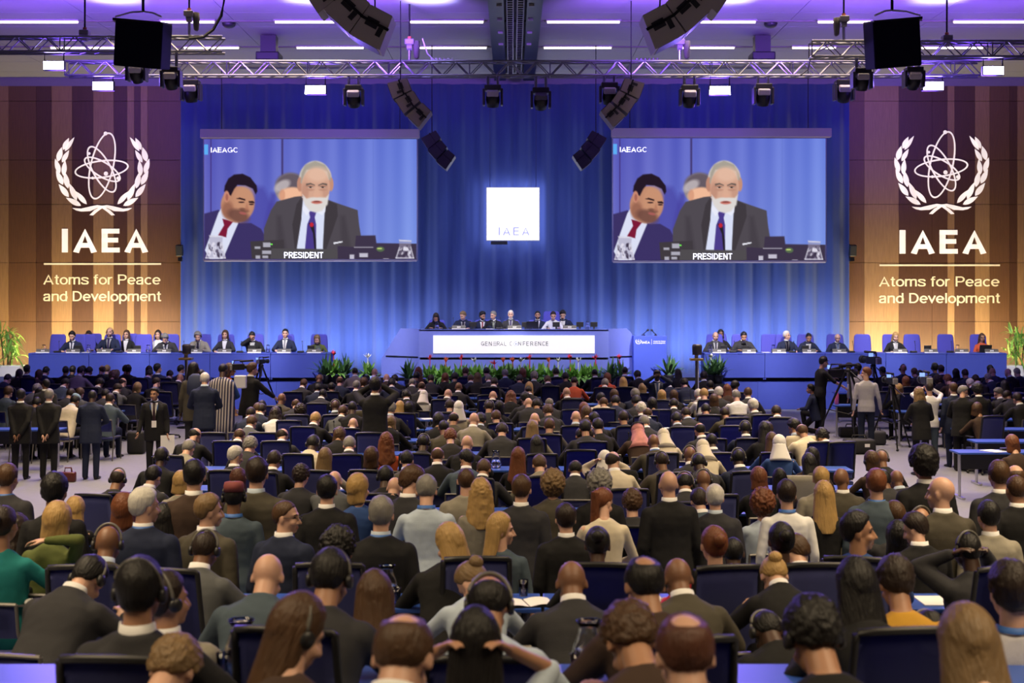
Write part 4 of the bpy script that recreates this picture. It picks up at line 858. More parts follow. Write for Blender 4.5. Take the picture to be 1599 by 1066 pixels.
def body_mesh(pn, fem, yaw):
    k = ('body', pn, fem, yaw)
    if k in MESH: return MESH[k]
    p = pose(pn, fem); M = headrot(p, yaw); mb = MB()
    torso(mb, p, -.012); mb.cap(p.nb - p.R @ Vector((0, 0, .03)), p.hc + p.HRm @ Vector((0, -.022, -.05)), .058 * p.k, .052 * p.k, 14)
    head_prims(mb, M, p.hc)
    for sx in (1, -1):
        mb.ell(p.S[sx], (.05, .05, .05), None, 2); mb.cap(p.S[sx], p.E[sx], .046 * p.k, .036 * p.k); mb.cap(p.E[sx], p.W[sx], .036 * p.k, .026 * p.k); hand(mb, p, sx)
        a, b, c = p.legs[sx]; mb.cap(a, b, .075, .052); mb.cap(b, c, .050, .036); mb.cap(c, c + Vector((0, .1, -.05)), .035, .03)
    me = remesh(mb, .0085, 2); Mi = M.transposed()
    for i in range(3): me.materials.append(None)
    n_ = len(me.polygons); ce = np.empty(n_ * 3); me.polygons.foreach_get('center', ce); q = (ce.reshape(-1, 3) - np.array(p.hc)) @ np.array(Mi).T
    ax = np.abs(q[:, 0]); ok = (np.linalg.norm(q, axis=1) < .15) & (q[:, 1] > .055); mi = np.zeros(n_, np.int32)
    mi[ok & (((ax - .031) / .014) ** 2 + ((q[:, 2] - .006) / .0075) ** 2 < 1)] = 1
    mi[ok & (ax > .014) & (ax < .048) & (np.abs(q[:, 2] - .028 + (ax - .03) ** 2 * 8) < .0055)] = 1
    mi[ok & (ax < .021) & (q[:, 2] > -.079) & (q[:, 2] < -.061) & (q[:, 1] > .078)] = 2
    me.polygons.foreach_set('material_index', mi)
    MESH[k] = me; return me
def sleeves(mb, p, g, w=1.0, short=0):
    for sx in (1, -1):
        mb.cap(p.S[sx], p.E[sx], (.064 + g) * p.k, (.050 + g) * p.k)
        if short: continue
        W2 = p.E[sx] + (p.W[sx] - p.E[sx]) * .96; mb.cyl(p.E[sx], W2, (.050 + g) * p.k, (.038 + g * .6) * p.k); mb.ell(W2, ((.036 + g * .6) * p.k,) * 3, None, 2)
def top_mesh(pn, fem, kind):
    """kind j = suit jacket, t = top, s = short sleeved top"""
    k = ('top', pn, fem, kind)
    if k in MESH: return MESH[k]
    p = pose(pn, fem); mb = MB()
    if kind == 'j':
        rg = list(RINGS); rg[0] = (-.14 if p.seated else -.24, .188, .132, -.005); rg[1] = (-.02, .184, .126, 0); rg[2] = (.12, .168, .112, .004)
        torso(mb, p, .022, None, rg[:-2] + [(.508, .080, .066, -.014), (.545, .052, .050, -.020)])
        for sx in (1, -1): mb.ell(p.T(sx * .142 * p.k, -.006, .446), (.085 * p.k, .070, .038), p.R @ ry(R(sx * 24)), 3); mb.cap(p.T(sx * .035, -.018, .512), p.T(sx * .14 * p.k, -.01, .462), .05, .044); mb.ell(p.T(sx * .085 * p.k, -.055, .40), (.09, .06, .10), p.R, 3)
        sleeves(mb, p, .008)
        me = remesh(mb, .0125, 4)
    else:
        torso(mb, p, .008, None, RINGS[:-1] + ((.520, .066, .060, -.014),))
        for sx in (1, -1): mb.ell(p.T(sx * .138 * p.k, -.006, .440), (.078 * p.k, .064, .036), p.R @ ry(R(sx * 26)), 3); mb.cap(p.T(sx * .035, -.018, .500), p.T(sx * .135 * p.k, -.01, .448), .044, .040)
        if fem:
            for sx in (1, -1): mb.ell(p.T(sx * .07, .085, .30), (.06, .055, .06), p.R, 3)
        sleeves(mb, p, -.004, short=(kind == 's'))
        me = remesh(mb, .0115, 4)
    me.materials.append(None)
    # light creasing
    n_ = len(me.vertices); co = np.empty(n_ * 3); no = np.empty(n_ * 3); me.vertices.foreach_get('co', co); me.vertex_normals.foreach_get('vector', no)
    co = co.reshape(-1, 3); no = no.reshape(-1, 3)
    dsp = np.array([noise.noise(Vector((q[0] * 7, q[1] * 7, q[2] * 3.2))) * .006 + noise.noise(Vector(q * 21)) * .0022 for q in co])
    me.vertices.foreach_set('co', (co + no * dsp[:, None]).ravel()); me.update()
    MESH[k] = me; return me
def trousers_mesh(pn, fem):
    k = ('trousers', pn, fem)
    if k in MESH: return MESH[k]
    p = pose(pn, fem); mb = MB(); torso(mb, p, -.012, None, RINGS[:2]); mb.ell(p.H + Vector((0, .0, -.05)), (.158 * p.k, .108, .11), None, 3)
    for sx in (1, -1):
        a, b, c = p.legs[sx]; mb.cap(a, b, .092 * p.k, .072 * p.k); mb.cap(b, c + Vector((0, 0, -.03)), .070 * p.k, .056 * p.k)
    me = remesh(mb, .013, 4); me.materials.append(None); MESH[k] = me; return me
def shoe_mesh():
    if 'shoe' in MESH: return MESH['shoe']
    mb = MB()
    rg = []
    for y, hw, zt in ((-.075, .02, .05), (-.06, .034, .085), (-.02, .036, .09), (.04, .037, .075), (.10, .044, .058), (.155, .040, .045), (.19, .02, .03)):
        rg.append([Vector((hw * math.cos(a), y, zt / 2 + zt / 2 * math.sin(a))) for a in [i * math.pi / 6 for i in range(12)]])
    mb.loft(rg); me = mb.mesh('shoe', mat('shoe_leather', (.012, .01, .01), .35), True); MESH['shoe'] = me; return me
# ---- hair, in the head's own frame
SK = Vector((0, -.012, .02)); SR = (.076, .096, .098)
HL = ((0, .060), (30, .055), (55, .030), (70, .004), (84, -.03), (97, -.012), (115, -.062), (140, -.082), (180, -.084))
def hline(az, tab=HL):
    for (a, u), (b, v) in zip(tab, tab[1:]):
        if az <= b: return u + (v - u) * (az - a) / (b - a)
    return tab[-1][1]
def sst(x, a, b): t = min(1, max(0, (x - a) / (b - a))); return t * t * (3 - 2 * t)
def hair_mesh(st, tilt=0):
    tilt = round(tilt / 6) * 6 if st in 'lwmp' else 0
    k = ('hair', st, tilt)
    if k in MESH: return MESH[k]
    fine = st in 'cwgvx'; b = MB(); b.ell((0, 0, 0), (1, 1, 1), None, 5 if fine else 4)
    rnd = random.Random(ord(st[0]))
    for v in b.bm.verts:
        d = v.co.normalized(); Rs = 1 / math.sqrt(sum((d[i] / SR[i]) ** 2 for i in range(3))); az = abs(math.degrees(math.atan2(d.x, d.y)))
        n1 = noise.noise(d * 5 + Vector((ord(st[0]), 0, 0))); n2 = noise.noise(d * 14); z = d.z * Rs
        tab = HL; th = .011 + .012 * max(0, d.z) + .005 * n1 + .002 * n2; m = None; R2 = Rs
        if st == 'k': th = .0045 + .001 * n2                        # cropped
        elif st == 't': th = .018 + .02 * max(0, d.z) + .010 * n1 + .004 * n2   # thick tousled
        elif st == 'u' or st == 'p': th = .010 + .003 * n2
        elif st in 'mlw':
            rr = (.098, .110, .128) if st == 'm' else (.100, .114, .134) if st == 'w' else (.092, .107, .130); cen = Vector((0, -.018, -.012)) - SK * 0
            t_ = tuple(rr); R2 = 1 / math.sqrt(sum((d[i] / t_[i]) ** 2 for i in range(3))); th = R2 - Rs + .004 * n2 + (.010 * n1 if st == 'w' else .003 * n1)
            tab = ((0, .055), (35, .045), (52, -.02), (60, -.16), (180, -.16))
        elif st == 'v':                                              # voluminous curly bob
            t_ = (.118, .128, .140); R2 = 1 / math.sqrt(sum((d[i] / t_[i]) ** 2 for i in range(3))); th = R2 - Rs + .014 * n1 + .012 * n2; tab = ((0, .05), (40, .035), (56, -.03), (64, -.16), (180, -.16))
        elif st == 'c': th = .040 + .03 * max(0, d.z) + .008 * n1 + .007 * noise.noise(d * 22)
        elif st == 'x': th = .022 + .012 * max(0, d.z) + .009 * n1 + .006 * n2   # short curly
        m = sst(z, hline(az, tab) - .006, hline(az, tab) + .012)
        if st == 'r': m *= 1 - sst(z, .030, .058) * (1 if d.y > -.55 else .8); th = .010 + .002 * n2
        if st == 'q': a = d.angle(Vector((0, -.60, .80))); m *= sst(a, .40, .66); th = .010 + .004 * n1
        r_ = Rs * .93 * (1 - m) + (Rs + th) * m
        v.co = SK + d * r_ + (Vector((0, -.006, 0)) * m if st in 'mlwv' else Vector())
    hang = rx(R(tilt))
    def curtain(y0, y1, z0, z1, w0, w1, dp, wavy, n=12):
        rg = []
        for i in range(n + 1):
            t = i / n; z = z0 + (z1 - z0) * t; y = y0 + (y1 - y0) * t; hw = w0 + (w1 - w0) * t; ring = []
            if t > .85: hw *= 1 - .5 * (t - .85) / .15
            for j in range(36):
                a = j * math.pi / 18; q = 1 + .10 * noise.noise(Vector((j * .9, t * 1.5, wavy))) + (.16 * noise.noise(Vector((j * .5, t * 7, 3))) if wavy else 0)
                x_, y_ = hw * math.cos(a) * q, dp * (1 - .4 * t) * math.sin(a) * q
                ring.append(Vector((0, y0, z0)) + hang @ Vector((x_, y - y0 + y_ + .35 * x_ * x_ / max(hw, .01) * .5, z - z0)))
            rg.append(ring)
        b.loft(rg)
    if st == 'l': curtain(-.050, -.135, .03, -.33, .094, .132, .070, 0, 14)
    if st == 'w': curtain(-.050, -.130, .04, -.32, .104, .150, .078, 1, 14)
    if st == 'm': curtain(-.045, -.055, .0, -.145, .092, .108, .072, 0, 7)
    if st == 'u': b.ell((0, -.118, .045), (.044, .036, .042), None, 3)
    if st == 'p': b.ell((0, -.112, .05), (.026, .03, .026), None, 2); curtain(-.135, -.12, .05, -.30, .034, .045, .034, 1)
    me = remesh(b, .0065, 4) if st in 'lwmp' else b.mesh('hair', None, True); me.materials.clear(); me.materials.append(None); MESH[k] = me; return me
def cover_mesh(st):
    """h = wrapped headscarf, g = chequered headdress with long cloth, K = round cap, B = peaked cap, N = tall wrap"""
    k = ('cover', st)
    if k in MESH: return MESH[k]
    b = MB()
    if st in 'hg':
        b.ell((0, 0, 0), (1, 1, 1), None, 4); E_ = (.092, .112, .118) if st == 'h' else (.098, .116, .116)
        for v in b.bm.verts:
            d = v.co.normalized(); r_ = 1 / math.sqrt(sum((d[i] / E_[i]) ** 2 for i in range(3))); az = abs(math.degrees(math.atan2(d.x, d.y)))
            face = sst(az, 34, 44) if d.z < .55 else 1
            r_ = r_ * face + .07 * (1 - face); n_ = .006 * noise.noise(d * 6) + .003 * noise.noise(Vector((d.x * 4, d.y * 4, d.z * 16))); v.co = SK + d * (r_ + n_)
        rg = []; tw = .15 if st == 'h' else .19
        for i in range(9):
            t = i / 8; z = .0 - t * (.24 if st == 'h' else .34); hw = .088 + (tw - .088) * t ** 1.3; hd = .098 + .02 * t
            rg.append([Vector((hw * math.cos(a) * (1 + .05 * math.sin(6 * a + t * 3)), -.02 - .035 * t + hd * math.sin(a) * (1 if math.sin(a) < 0 else .55 + .2 * t), z)) for a in [j * math.pi / 16 for j in range(32)]])
        b.loft(rg)
    elif st == 'K': b.loft([[SK + Vector((hw * math.cos(a), hw * 1.22 * math.sin(a), z)) for a in [j * math.pi / 12 for j in range(24)]] for z, hw in ((.028, .084), (.075, .084), (.108, .076), (.114, .05))])
    elif st == 'B':
        b.ell(SK, (.086, .106, .106), None, 4)
        for v in b.bm.verts:
            q = v.co - SK
            if q.z < .02 : v.co = SK + Vector((q.x * .9, q.y * .9, .02))
        b.loft([[SK + Vector((hw * math.cos(a), y0 + .07 * max(0, math.sin(a)), z + .012 * (1 - abs(math.cos(a))))) for a in [j * math.pi / 10 for j in range(11)]] for z, hw, y0 in ((.022, .07, .09), (.034, .07, .09))])
    me = b.mesh('head_cover', None, True); me.materials.append(None); MESH[k] = me; return me
def small_mesh(nm):
    if nm in MESH: return MESH[nm]
    b = MB()
    if nm == 'band': b.tube([Vector((.091 * math.cos(a), -.02 - .02 * math.sin(a), .012 + .118 * math.sin(a))) for a in [math.pi * j / 16 for j in range(17)]], .009, 6); m = mat('headset_grey', (.12, .115, .10), .4)
    elif nm == 'cup': b.lathe([(0, -.012), (.030, -.012), (.034, 0), (.028, .012), (0, .012)], seg=14); bmesh.ops.rotate(b.bm, matrix=ry(R(90)), verts=b.bm.verts); m = mat('headset_black', (.02, .02, .022), .4)
    elif nm == 'glasses':
        for sx in (1, -1): b.tube([(sx * .034 + .021 * math.cos(a), .104, .004 + .015 * math.sin(a)) for a in [j * math.pi / 6 for j in range(12)]], .0022, 5, True); b.tube([(sx * .055, .103, .008), (sx * .074, .06, .008), (sx * .082, -.005, .006)], .0022, 5)
        b.tube([(-.013, .106, .006), (.013, .106, .006)], .0022, 5); m = blackp
    elif nm == 'agal':
        for z in (.052, .066): b.tube([SK + Vector((.099 * math.cos(a), .116 * math.sin(a), z - .01 * math.sin(a))) for a in [j * math.pi / 16 for j in range(32)]], .008, 6, True)
        m = blackp
    elif nm == 'beard':
        b.ell((0, 0, 0), (1, 1, 1), None, 4)
        for v in b.bm.verts:
            d = v.co.normalized(); q = Vector((d.x * .064, .026 + d.y * .068, -.058 + d.z * .068)); z = q.z
            keep = sst(-z, .045, .06) * sst(q.y, -.005, .015); mouth = 1 if (abs(q.x) < .022 and -.078 < z < -.06) else 0
            v.co = Vector((q.x * (.86 + .16 * keep), .026 + (q.y - .026) * (.82 + (.20 - .1 * mouth) * keep), -.058 + (q.z + .058) * (.86 + .14 * keep)))
        m = None
    me = b.mesh(nm, m, True)
    if m is None: me.materials.append(None)
    MESH[nm] = me; return me
def collar_mesh(pn, fem, kind):
    k = ('collar', pn, fem, kind)
    if k in MESH: return MESH[k]
    p = pose(pn, fem); b = MB(); r0, z0, z1 = (.068, .535, .578) if kind == 'c' else (.073, .528, .556)
    rg = []
    for r_, z in ((r0 + .004, z0), (r0 - .002, z1), (r0 - .008, z1 - .002), (r0 - .006, z0)):
        rg.append([p.T(r_ * p.k * math.cos(a), -.008 + r_ * 1.02 * math.sin(a), z - .028 * max(0, math.sin(a))) for a in [j * math.pi / 12 for j in range(24)]])
    b.loft(rg + [rg[0]], False); me = b.mesh('collar', None, True); me.materials.append(None); MESH[k] = me; return me
def front_mesh(pn, fem, kind):
    """shirt front and tie lying on the chest between the lapels"""
    k = ('front', pn, fem, kind)
    if k in MESH: return MESH[k]
    p = pose(pn, fem); b = MB()
    def surf(x, z, off):
        for (a, A), (c, C) in [((r[0], r), (q[0], q)) for r, q in zip(RINGS, RINGS[1:])]:
            if a <= z <= c:
                t = (z - a) / (c - a); hw, hd, yc = [A[i] + (C[i] - A[i]) * t for i in (1, 2, 3)]; break
        hw = hw * p.k + .022; hd += .022; u = min(.98, abs(x) / hw); y = hd * (1 - u ** 2.5) ** (1 / 2.5)
        return p.T(x, yc + y + off, z)
    if kind == 'shirt': b.grid(lambda u, v: surf((u - .5) * 2 * (.004 + .066 * v), .12 + .39 * v, .010), 8, 14)
    elif kind == 'lapel':
        for sx in (-1, 1): b.grid(lambda u, v: surf(sx * ((.002 + .064 * v) + u * .045 * math.sin(math.pi * min(1, v * 1.15 + .08))), .11 + .38 * v, .016), 3, 12)
    else: b.grid(lambda u, v: surf((u - .5) * 2 * ((.030 - .012 * v) if v < .9 else .024), .13 + .385 * v, .019), 4, 14)
    bmesh.ops.solidify(b.bm, geom=b.bm.faces[:], thickness=-.004)
    me = b.mesh(kind, None, True); me.materials.append(None); MESH[k] = me; return me
def robe_mesh(pn):
    k = ('robe', pn)
    if k in MESH: return MESH[k]
    p = pose(pn, False); b = MB(); rg = []
    for z, hw, hd in ((-.72, .25, .19), (-.3, .245, .18), (0, .24, .165), (.2, .24, .16), (.36, .245, .15), (.44, .235, .13), (.49, .17, .1), (.53, .08, .07)): rg.append([p.T(*ringpt(j * math.pi / 16, hw * (1 + .03 * math.sin(j * 1.9)), hd), z) for j in range(32)])
    b.loft(rg); me = b.mesh('robe', None, True); me.materials.append(None); MESH[k] = me; return me
MC = {}
def withmat(me, *ms):
    key = (me.name, tuple(m.name for m in ms))
    if key not in MC:
        c_ = me.copy()
        for i, m in enumerate(ms): c_.materials[i] = m
        MC[key] = c_
    return MC[key]
N_P = [0]
def person(pn, x, d, z, yaw=0, hyaw=0, fem=False, hair='s', hc='k', sk='1', kind='j', col='C', sc=1.0, headset=False, collar=None, lanyard=None, front=None, tie=None, glasses=False, beard=None, trouser='K', cover=None, coverm=None, robe=None, bootm=None):
    p = pose(pn, fem); M = headrot(p, hyaw).to_4x4(); M.translation = p.hc
    o = link('person', withmat(body_mesh(pn, fem, hyaw), skin(sk), feat(), lips(sk))); o.location = (x, d, z); o.rotation_euler.z = -R(yaw); o.scale = (sc,) * 3
    N_P[0] += 1
    def child(nm, me, M_=None, par=o):
        c_ = link(nm, me, par)
        if M_ is not None: c_.matrix_local = M_
        return c_
    child('jacket' if kind == 'j' else 'top', withmat(top_mesh(pn, fem, kind), cloth(col)))
    child('trousers', withmat(trousers_mesh(pn, fem), cloth(trouser)))
    if hair not in ('-', 'n'): child('hair', withmat(hair_mesh(hair, p.tilt), hairmat(hc)), M)
    if cover: child('headscarf' if cover == 'h' else 'headdress' if cover == 'g' else 'cap', withmat(cover_mesh(cover), coverm), M)
    if cover == 'g': child('head_cord', small_mesh('agal'), M)
    if headset:
        hs = child('headset', small_mesh('band'), M)
        for sx in (1, -1): child('ear_cup', small_mesh('cup'), Matrix.Translation((sx * .090, -.008, -.008)), hs)
    if collar: child('shirt_collar', withmat(collar_mesh(pn, fem, 'c'), cloth(collar)))
    if lanyard: child('lanyard', withmat(collar_mesh(pn, fem, 'l'), mat('lanyard_blue', (.03, .12, .40), .6)))
    if front: child('shirt_front', withmat(front_mesh(pn, fem, 'shirt'), cloth(front)))
    if front and kind == 'j':
        for_l = withmat(front_mesh(pn, fem, 'lapel'), cloth(col)); child('lapels', for_l)
    if tie: child('tie', withmat(front_mesh(pn, fem, 'tie'), tie))
    if glasses: child('glasses', small_mesh('glasses'), M)
    if beard: child('beard', withmat(small_mesh('beard'), hairmat(beard)), M)
    if robe: child('robe', withmat(robe_mesh(pn), robe))
    for sx in (1, -1):
        c_ = p.legs[sx][2]; q = child('shoe', shoe_mesh(), Matrix.Translation((c_.x, c_.y + .02, c_.z - .09)) @ rz(R(-sx * 6)).to_4x4())
    return o
# ---------------------------------------------------------------- the audience
# x y hair+colour skin clothing options: e headset, c high chair behind, L lanyard, W white collar, yNN head turn, YNN body turn, sNN pixels per metre, a word = pose
ROWS = [38.2, 36.3, 34.4, 32.4, 30.4, 28.4, 26.3, 24.2, 22.1, 20.1, 18.0, 16.0, 14.0, 12.3, 10.5, 8.8, 7.5, 6.0, 4.7, 3.7]
AUD = '''
43 569 sk 2 jN;56 578 mb 2 tB;67 573 sk 1 jN W;25 577 md 2 jK;100 572 sk 3 jK;111 571 sk 3 jK;121 573 sd 1 jX W;127 571 sk 2 jK;157 570 rb 1 jK y-45;165 570 so 1 jC
171 578 vo 1 tK;178 578 mo 1 jC;195 570 sk 2 jN y45;201 569 sk 3 jK;234 571 md 2 jK;247 568 tk 2 jN y45;228 578 sd 1 jN W;260 579 sk 2 jK;281 570 sk 2 jN y45;276 584 -k 2 jK
94 592 sk 2 jS W y45;49 601 tg 1 jG;56 607 tk 2 jK y45;102 608 sd 1 jC;119 607 tb 1 jG;148 592 tk 2 jK W y45;187 590 rd 1 jC y45;240 590 sd 1 jK y45;176 600 sd 1 jG W y45
210 598 mo 1 jK;157 609 sk 2 jC;108 618 sk 3 jI K;166 615 sd 1 jS;48 622 sk 3 jK B;4 585 sk 1 jN;6 605 tb 1 jS;135 573 sk 2 jK
386 638 sd 1 jN W;387 651 sb 1 jG W;397 631 sb 1 jC;367 671 rb 1 jC W c;364 698 sw 1 jC W y45 c;383 686 xg 1 jC;296 670 rk 1 jK y45;285 690 sg 1 jX c;244 702 sk 4 jK e
403 632 sd 1 jN W;410 625 lk 3 jK;425 638 wd 2 tW;437 614 -k 3 jO c;458 624 rb 1 jC;466 630 vd 1 jK c;471 593 sb 1 jC;496 585 -k 3 jK e;493 600 sk 3 jN;516 598 sk 2 jK;529 588 rb 1 jN
501 608 kk 4 jC;521 625 -k 4 jK e c;548 627 kk 4 jK;532 635 sb 1 jG W;555 595 sg 1 jK W;553 574 kd 2 jX;584 575 -k 1 jK;602 584 -k 1 jB;615 586 sk 3 jK;567 590 mb 1 jK;654 573 wa 1 jC
650 581 sk 3 jK;672 586 sd 2 jC;695 583 ma 1 jK;710 582 sk 3 jK;727 574 sb 2 jN c;735 586 sb 1 jN;746 583 lb 1 jK;760 574 sk 2 jN;763 585 kg 1 jC;789 577 sg 2 jN;772 591 sd 1 jC W
610 592 sk 2 jN W e;643 591 rg 1 jC;658 596 rb 1 jC W;716 597 -k 3 jC;633 610 sk 2 jK e;661 610 -h 1 tW hW;699 608 -k 1 jO c;717 625 -h 1 tI hW;770 611 -k 1 jO c;702 625 sd 1 jS e c
609 630 tg 1 jC;624 627 ly 1 jW;638 628 mk 2 jK;764 626 kd 2 jC e;780 625 mk 2 jK e;798 612 wa 1 tK;488 646 sy 1 jK c;548 654 -k 1 jK W;708 644 rd 2 jO;692 657 kk 3 jO;684 646 mk 2 jK
740 645 -k 1 jX;750 648 tk 2 jC;775 642 sb 1 jC c;607 652 mo 1 jK;435 671 rd 1 jC W y45 c;526 670 mb 2 jK;483 683 sk 4 jI e c;541 685 sg 1 jC c;509 699 lo 1 tI c;423 707 sd 2 jK e c
604 675 wa 1 tF;660 680 kk 4 jC e c;702 673 xa 1 tD;729 681 -k 1 jK;784 663 sd 1 jC e;581 697 mb 1 jC c;633 707 sk 1 jO P;682 700 rb 1 jK W;728 705 sk 2 jS W y-45;755 722 sb 2 jC c;599 732 sk 4 jK e c
467 728 xd 1 jC;516 740 -k 1 jG;612 750 -k 1 jK c
817 575 ma 1 jK;835 581 tg 1 jC;869 575 sd 2 jN c;812 586 sk 2 jN;856 587 sb 1 jK W;884 582 sk 3 jK;898 588 kd 2 tF;930 576 kk 3 jK c;950 583 ma 1 tF;947 592 sg 1 jC W;977 572 kd 3 jS c;975 590 ly 1 jX
998 580 tk 3 jK;1061 577 lk 3 jK;1046 590 kk 3 jN;1072 592 tk 1 jN;1102 581 tk 3 jK;1112 595 sk 2 jK c;1151 596 tk 2 jC y45;827 597 ly 1 tX;826 603 kd 2 jC;886 605 -k 1 jK W c;1005 600 lo 1 jK c
995 609 tg 1 jN;940 614 sk 2 jI;961 609 mb 1 jC;1036 610 my 1 jX;1055 610 mb 1 jK;1126 606 tw 1 jC;1139 601 la 1 tB;1095 609 sw 1 jX;1104 608 sy 1 tW;1155 611 sg 1 tW;1172 606 sb 1 jC;1181 625 tw 1 jC c
821 614 tk 2 jC;826 622 -k 1 jC;839 624 sk 2 jC e;859 622 rg 1 jC;945 621 rb 2 jI c;964 619 sk 2 jN;997 620 tk 2 jC;1021 622 mk 2 jK c;1056 624 sk 2 jK W e;1117 616 mb 1 jC;857 634 xb 1 jC;913 629 ma 1 tB
918 636 mb 1 jB;1004 630 xw 1 jN;1015 638 rb 1 jN;1061 646 sk 2 jC;1076 638 sd 1 jC;1107 632 sk 2 jC;1137 638 sd 2 jO c;836 646 -k 1 jC c;901 642 -k 1 jO c;976 643 sd 2 jC c;1010 651 sg 1 jC;1097 661 rk 2 jC
1169 659 kk 4 jN e c;1197 660 lk 3 jK;832 658 lo 1 jX;859 655 sb 2 jO c;930 645 sk 2 jK;936 655 sk 1 jK;916 658 sk 2 jC;922 670 sd 1 jK c;910 671 sk 2 jK;1000 664 -g 2 jB g;1024 679 -k 3 jO L c
1041 672 -h 1 tI hI;1116 678 kk 4 jN c;1104 690 -h 1 tI hI;839 683 lk 2 jK c;810 698 la 2 tK e;844 715 sb 1 jX c;946 704 -h 1 jI hW sitear c;960 707 rd 1 jI y45;1037 708 kd 3 jO e c;1082 699 -k 3 jC e
1098 712 kk 4 jC e;1159 703 kk 4 jN W e c;901 722 rk 3 jC;1104 737 -k 3 jC e c;1077 743 rk 2 jC e c
1189 732 ma 1 jK;1190 758 va 1 tP s165;990 768 xb 1 jC s165 c;1098 768 sd 1 jS W s160
1383 573 sk 3 jK;1410 568 -k 2 jN e;1433 575 sb 1 jC;1444 579 sk 3 jK;1460 566 sk 3 jN e;1473 570 sd 2 jN;1496 576 mk 2 jK;1513 577 sd 2 jN;1550 570 sk 3 jK;1556 574 -k 2 jN;1552 584 sg 1 jN;1580 575 -k 1 jK;1594 575 sg 1 jN
1418 588 ma 1 jK;1409 600 my 1 jK;1472 585 vd 2 jK;1488 586 xa 1 tB;1524 592 sw 1 jN;1532 586 sd 1 jC;1573 595 lk 2 jK;1567 606 sg 1 jC y-80;1583 610 kd 3 jC y45;1597 614 sd 2 jK;1495 607 mb 1 jN;1516 604 ck 2 jK
1534 630 mb 2 tB y45;1219 635 sd 2 jO W c;1204 661 sd 2 jC;1247 657 tk 2 jK y-45;1261 664 rb 2 jI c;1293 672 xk 1 jC e c;1209 677 lb 2 tU c;1221 680 -h 1 tU hW;1268 698 mk 3 jB e;1271 712 lk 3 jO
1366 706 mb 2 tB e;1386 705 -k 3 jK e;1394 740 sk 3 jC;1410 736 -k 3 jC;1217 731 lk 2 jB;1592 682 ma 1 tB;1438 776 -k 2 jC s170;1435 788 -k 2 jC e s185;1396 770 kb 2 jC s185
174 735 rd 2 jC e c;230 731 sk 1 jC W c;195 749 ma 1 tK s180;258 746 lk 2 tK s190;278 738 my 1 tX;373 730 mr 1 tK;28 756 wd 2 tX s200;110 779 my 1 tK s165
77 790 my 1 tE s229 sitneck;7 786 ud 2 tT s236;149 829 -k 3 jO e s247 Y0 c;306 838 kd 3 jG e s250 c;97 891 sk 1 jC e s300 W;220 868 sk 2 jC e s405 W;262 890 sd 2 jX e s345 W y45;398 882 -k 1 jS s310
223 1041 xo 1 tX s480;525 823 vk 3 tK s245 y45 c;503 875 sk 2 jC e s375;700 829 ly 1 jK s247 y-45 sit2;580 903 lb 1 tW s335;735 898 uo 1 tP s295 y-45;762 925 rk 2 tP e s405;445 957 lb 1 tB e s490 y45;612 1003 qb 1 jC s600
742 965 lk 2 sP e s480 sitear;898 893 -k 3 jC W s310;1017 884 qk 2 jB s385;1072 887 -k 3 jO W s300;1115 817 ua 1 tR L s247 c;936 826 uk 4 tK s245 c;1151 842 kk 4 jK s205;1090 988 qr 1 tB s590;1005 992 xb 2 tB s490
1340 797 sk 2 jU s240 y80 Y15 c;1220 811 uk 4 tK s243;1262 848 sb 1 jC s245 y-45;1402 812 mk 3 jO s195;1520 833 kk 4 jC e s248 sitear c;1232 888 uy 1 jK s280 W;1362 891 lk 2 tK s375;1424 888 td 2 tY s320;1577 878 td 1 tL L s345
1495 978 kk 4 jC e s330;1224 979 kk 4 jK e s330;1311 975 xk 2 tK e s500;1580 993 lo 1 tK s560;
'''
# people on their feet among the seats
STD = '''
32 615 sk 3 jK standback s90;76 617 sg 1 jK standback s90 W;71 593 kk 3 jC W stand s80 y-45 l;142 620 kk 4 jN standfront s90;303 566 lk 4 jO stand s80 y45;314 577 sk 3 jN stand s79;318 582 sw 1 jN standfront s84
302 718 sk 1 jB W stand s190;400 714 sd 1 jO stand s190;364 752 kk 3 tS stand s195 L K e;325 771 so 1 jO W stand s212 y45 Y20;224 761 sw 1 jN L W stand s220 y45;83 741 tk 2 tK stand s205 L;10 724 sb 1 jC L stand s180
446 780 kb 1 jN W stand s215 y80 Y20 G;510 742 sk 1 jK W stand s190;595 775 sg 1 jK L stand s222;665 744 sg 1 tP L standfront s192;560 740 my 1 tU stand s182 y45;642 731 tb 1 jC standfront s185 y45 Y20
751 748 wy 1 tX stand s182;815 741 sb 1 jC W stand s185;728 729 kb 1 jX stand s175;864 729 vo 1 jO stand s176;937 728 vg 1 jK stand s178;1045 733 -k 1 jK W stand s184;943 762 pa 1 tI standfront s195 y45
884 786 sd 1 jK W stand s205;1118 782 sw 1 jC stand s182;1230 749 sd 1 tW L stand s186;1288 752 ly 1 tK stand s184 L;1284 731 sy 1 jX stand s165;1371 732 sa 1 jS L stand s185;1445 696 ck 2 jK W stand s180;1316 732 -k 3 jO W stand s165 y45
783 802 ly 1 sS s215 y80;1472 742 -k 1 jO W stand s205 y-45;1563 719 sb 1 jC W stand s182;1588 724 rb 1 jG stand s178;1590 740 kb 2 jK W stand s190;1547 782 sk 1 jX W stand s208;1437 803 sd 1 jK W standfront s215 y-45
586 589 tk 2 jK standcam s97;1438 616 wo 1 jK standfront s88;1453 596 kd 1 tW standcam s84;1490 615 sb 1 jN stand s84;1507 617 sg 1 jK standfront s86 y80 Y25 G;1530 628 ck 2 jK standfront s85
'''
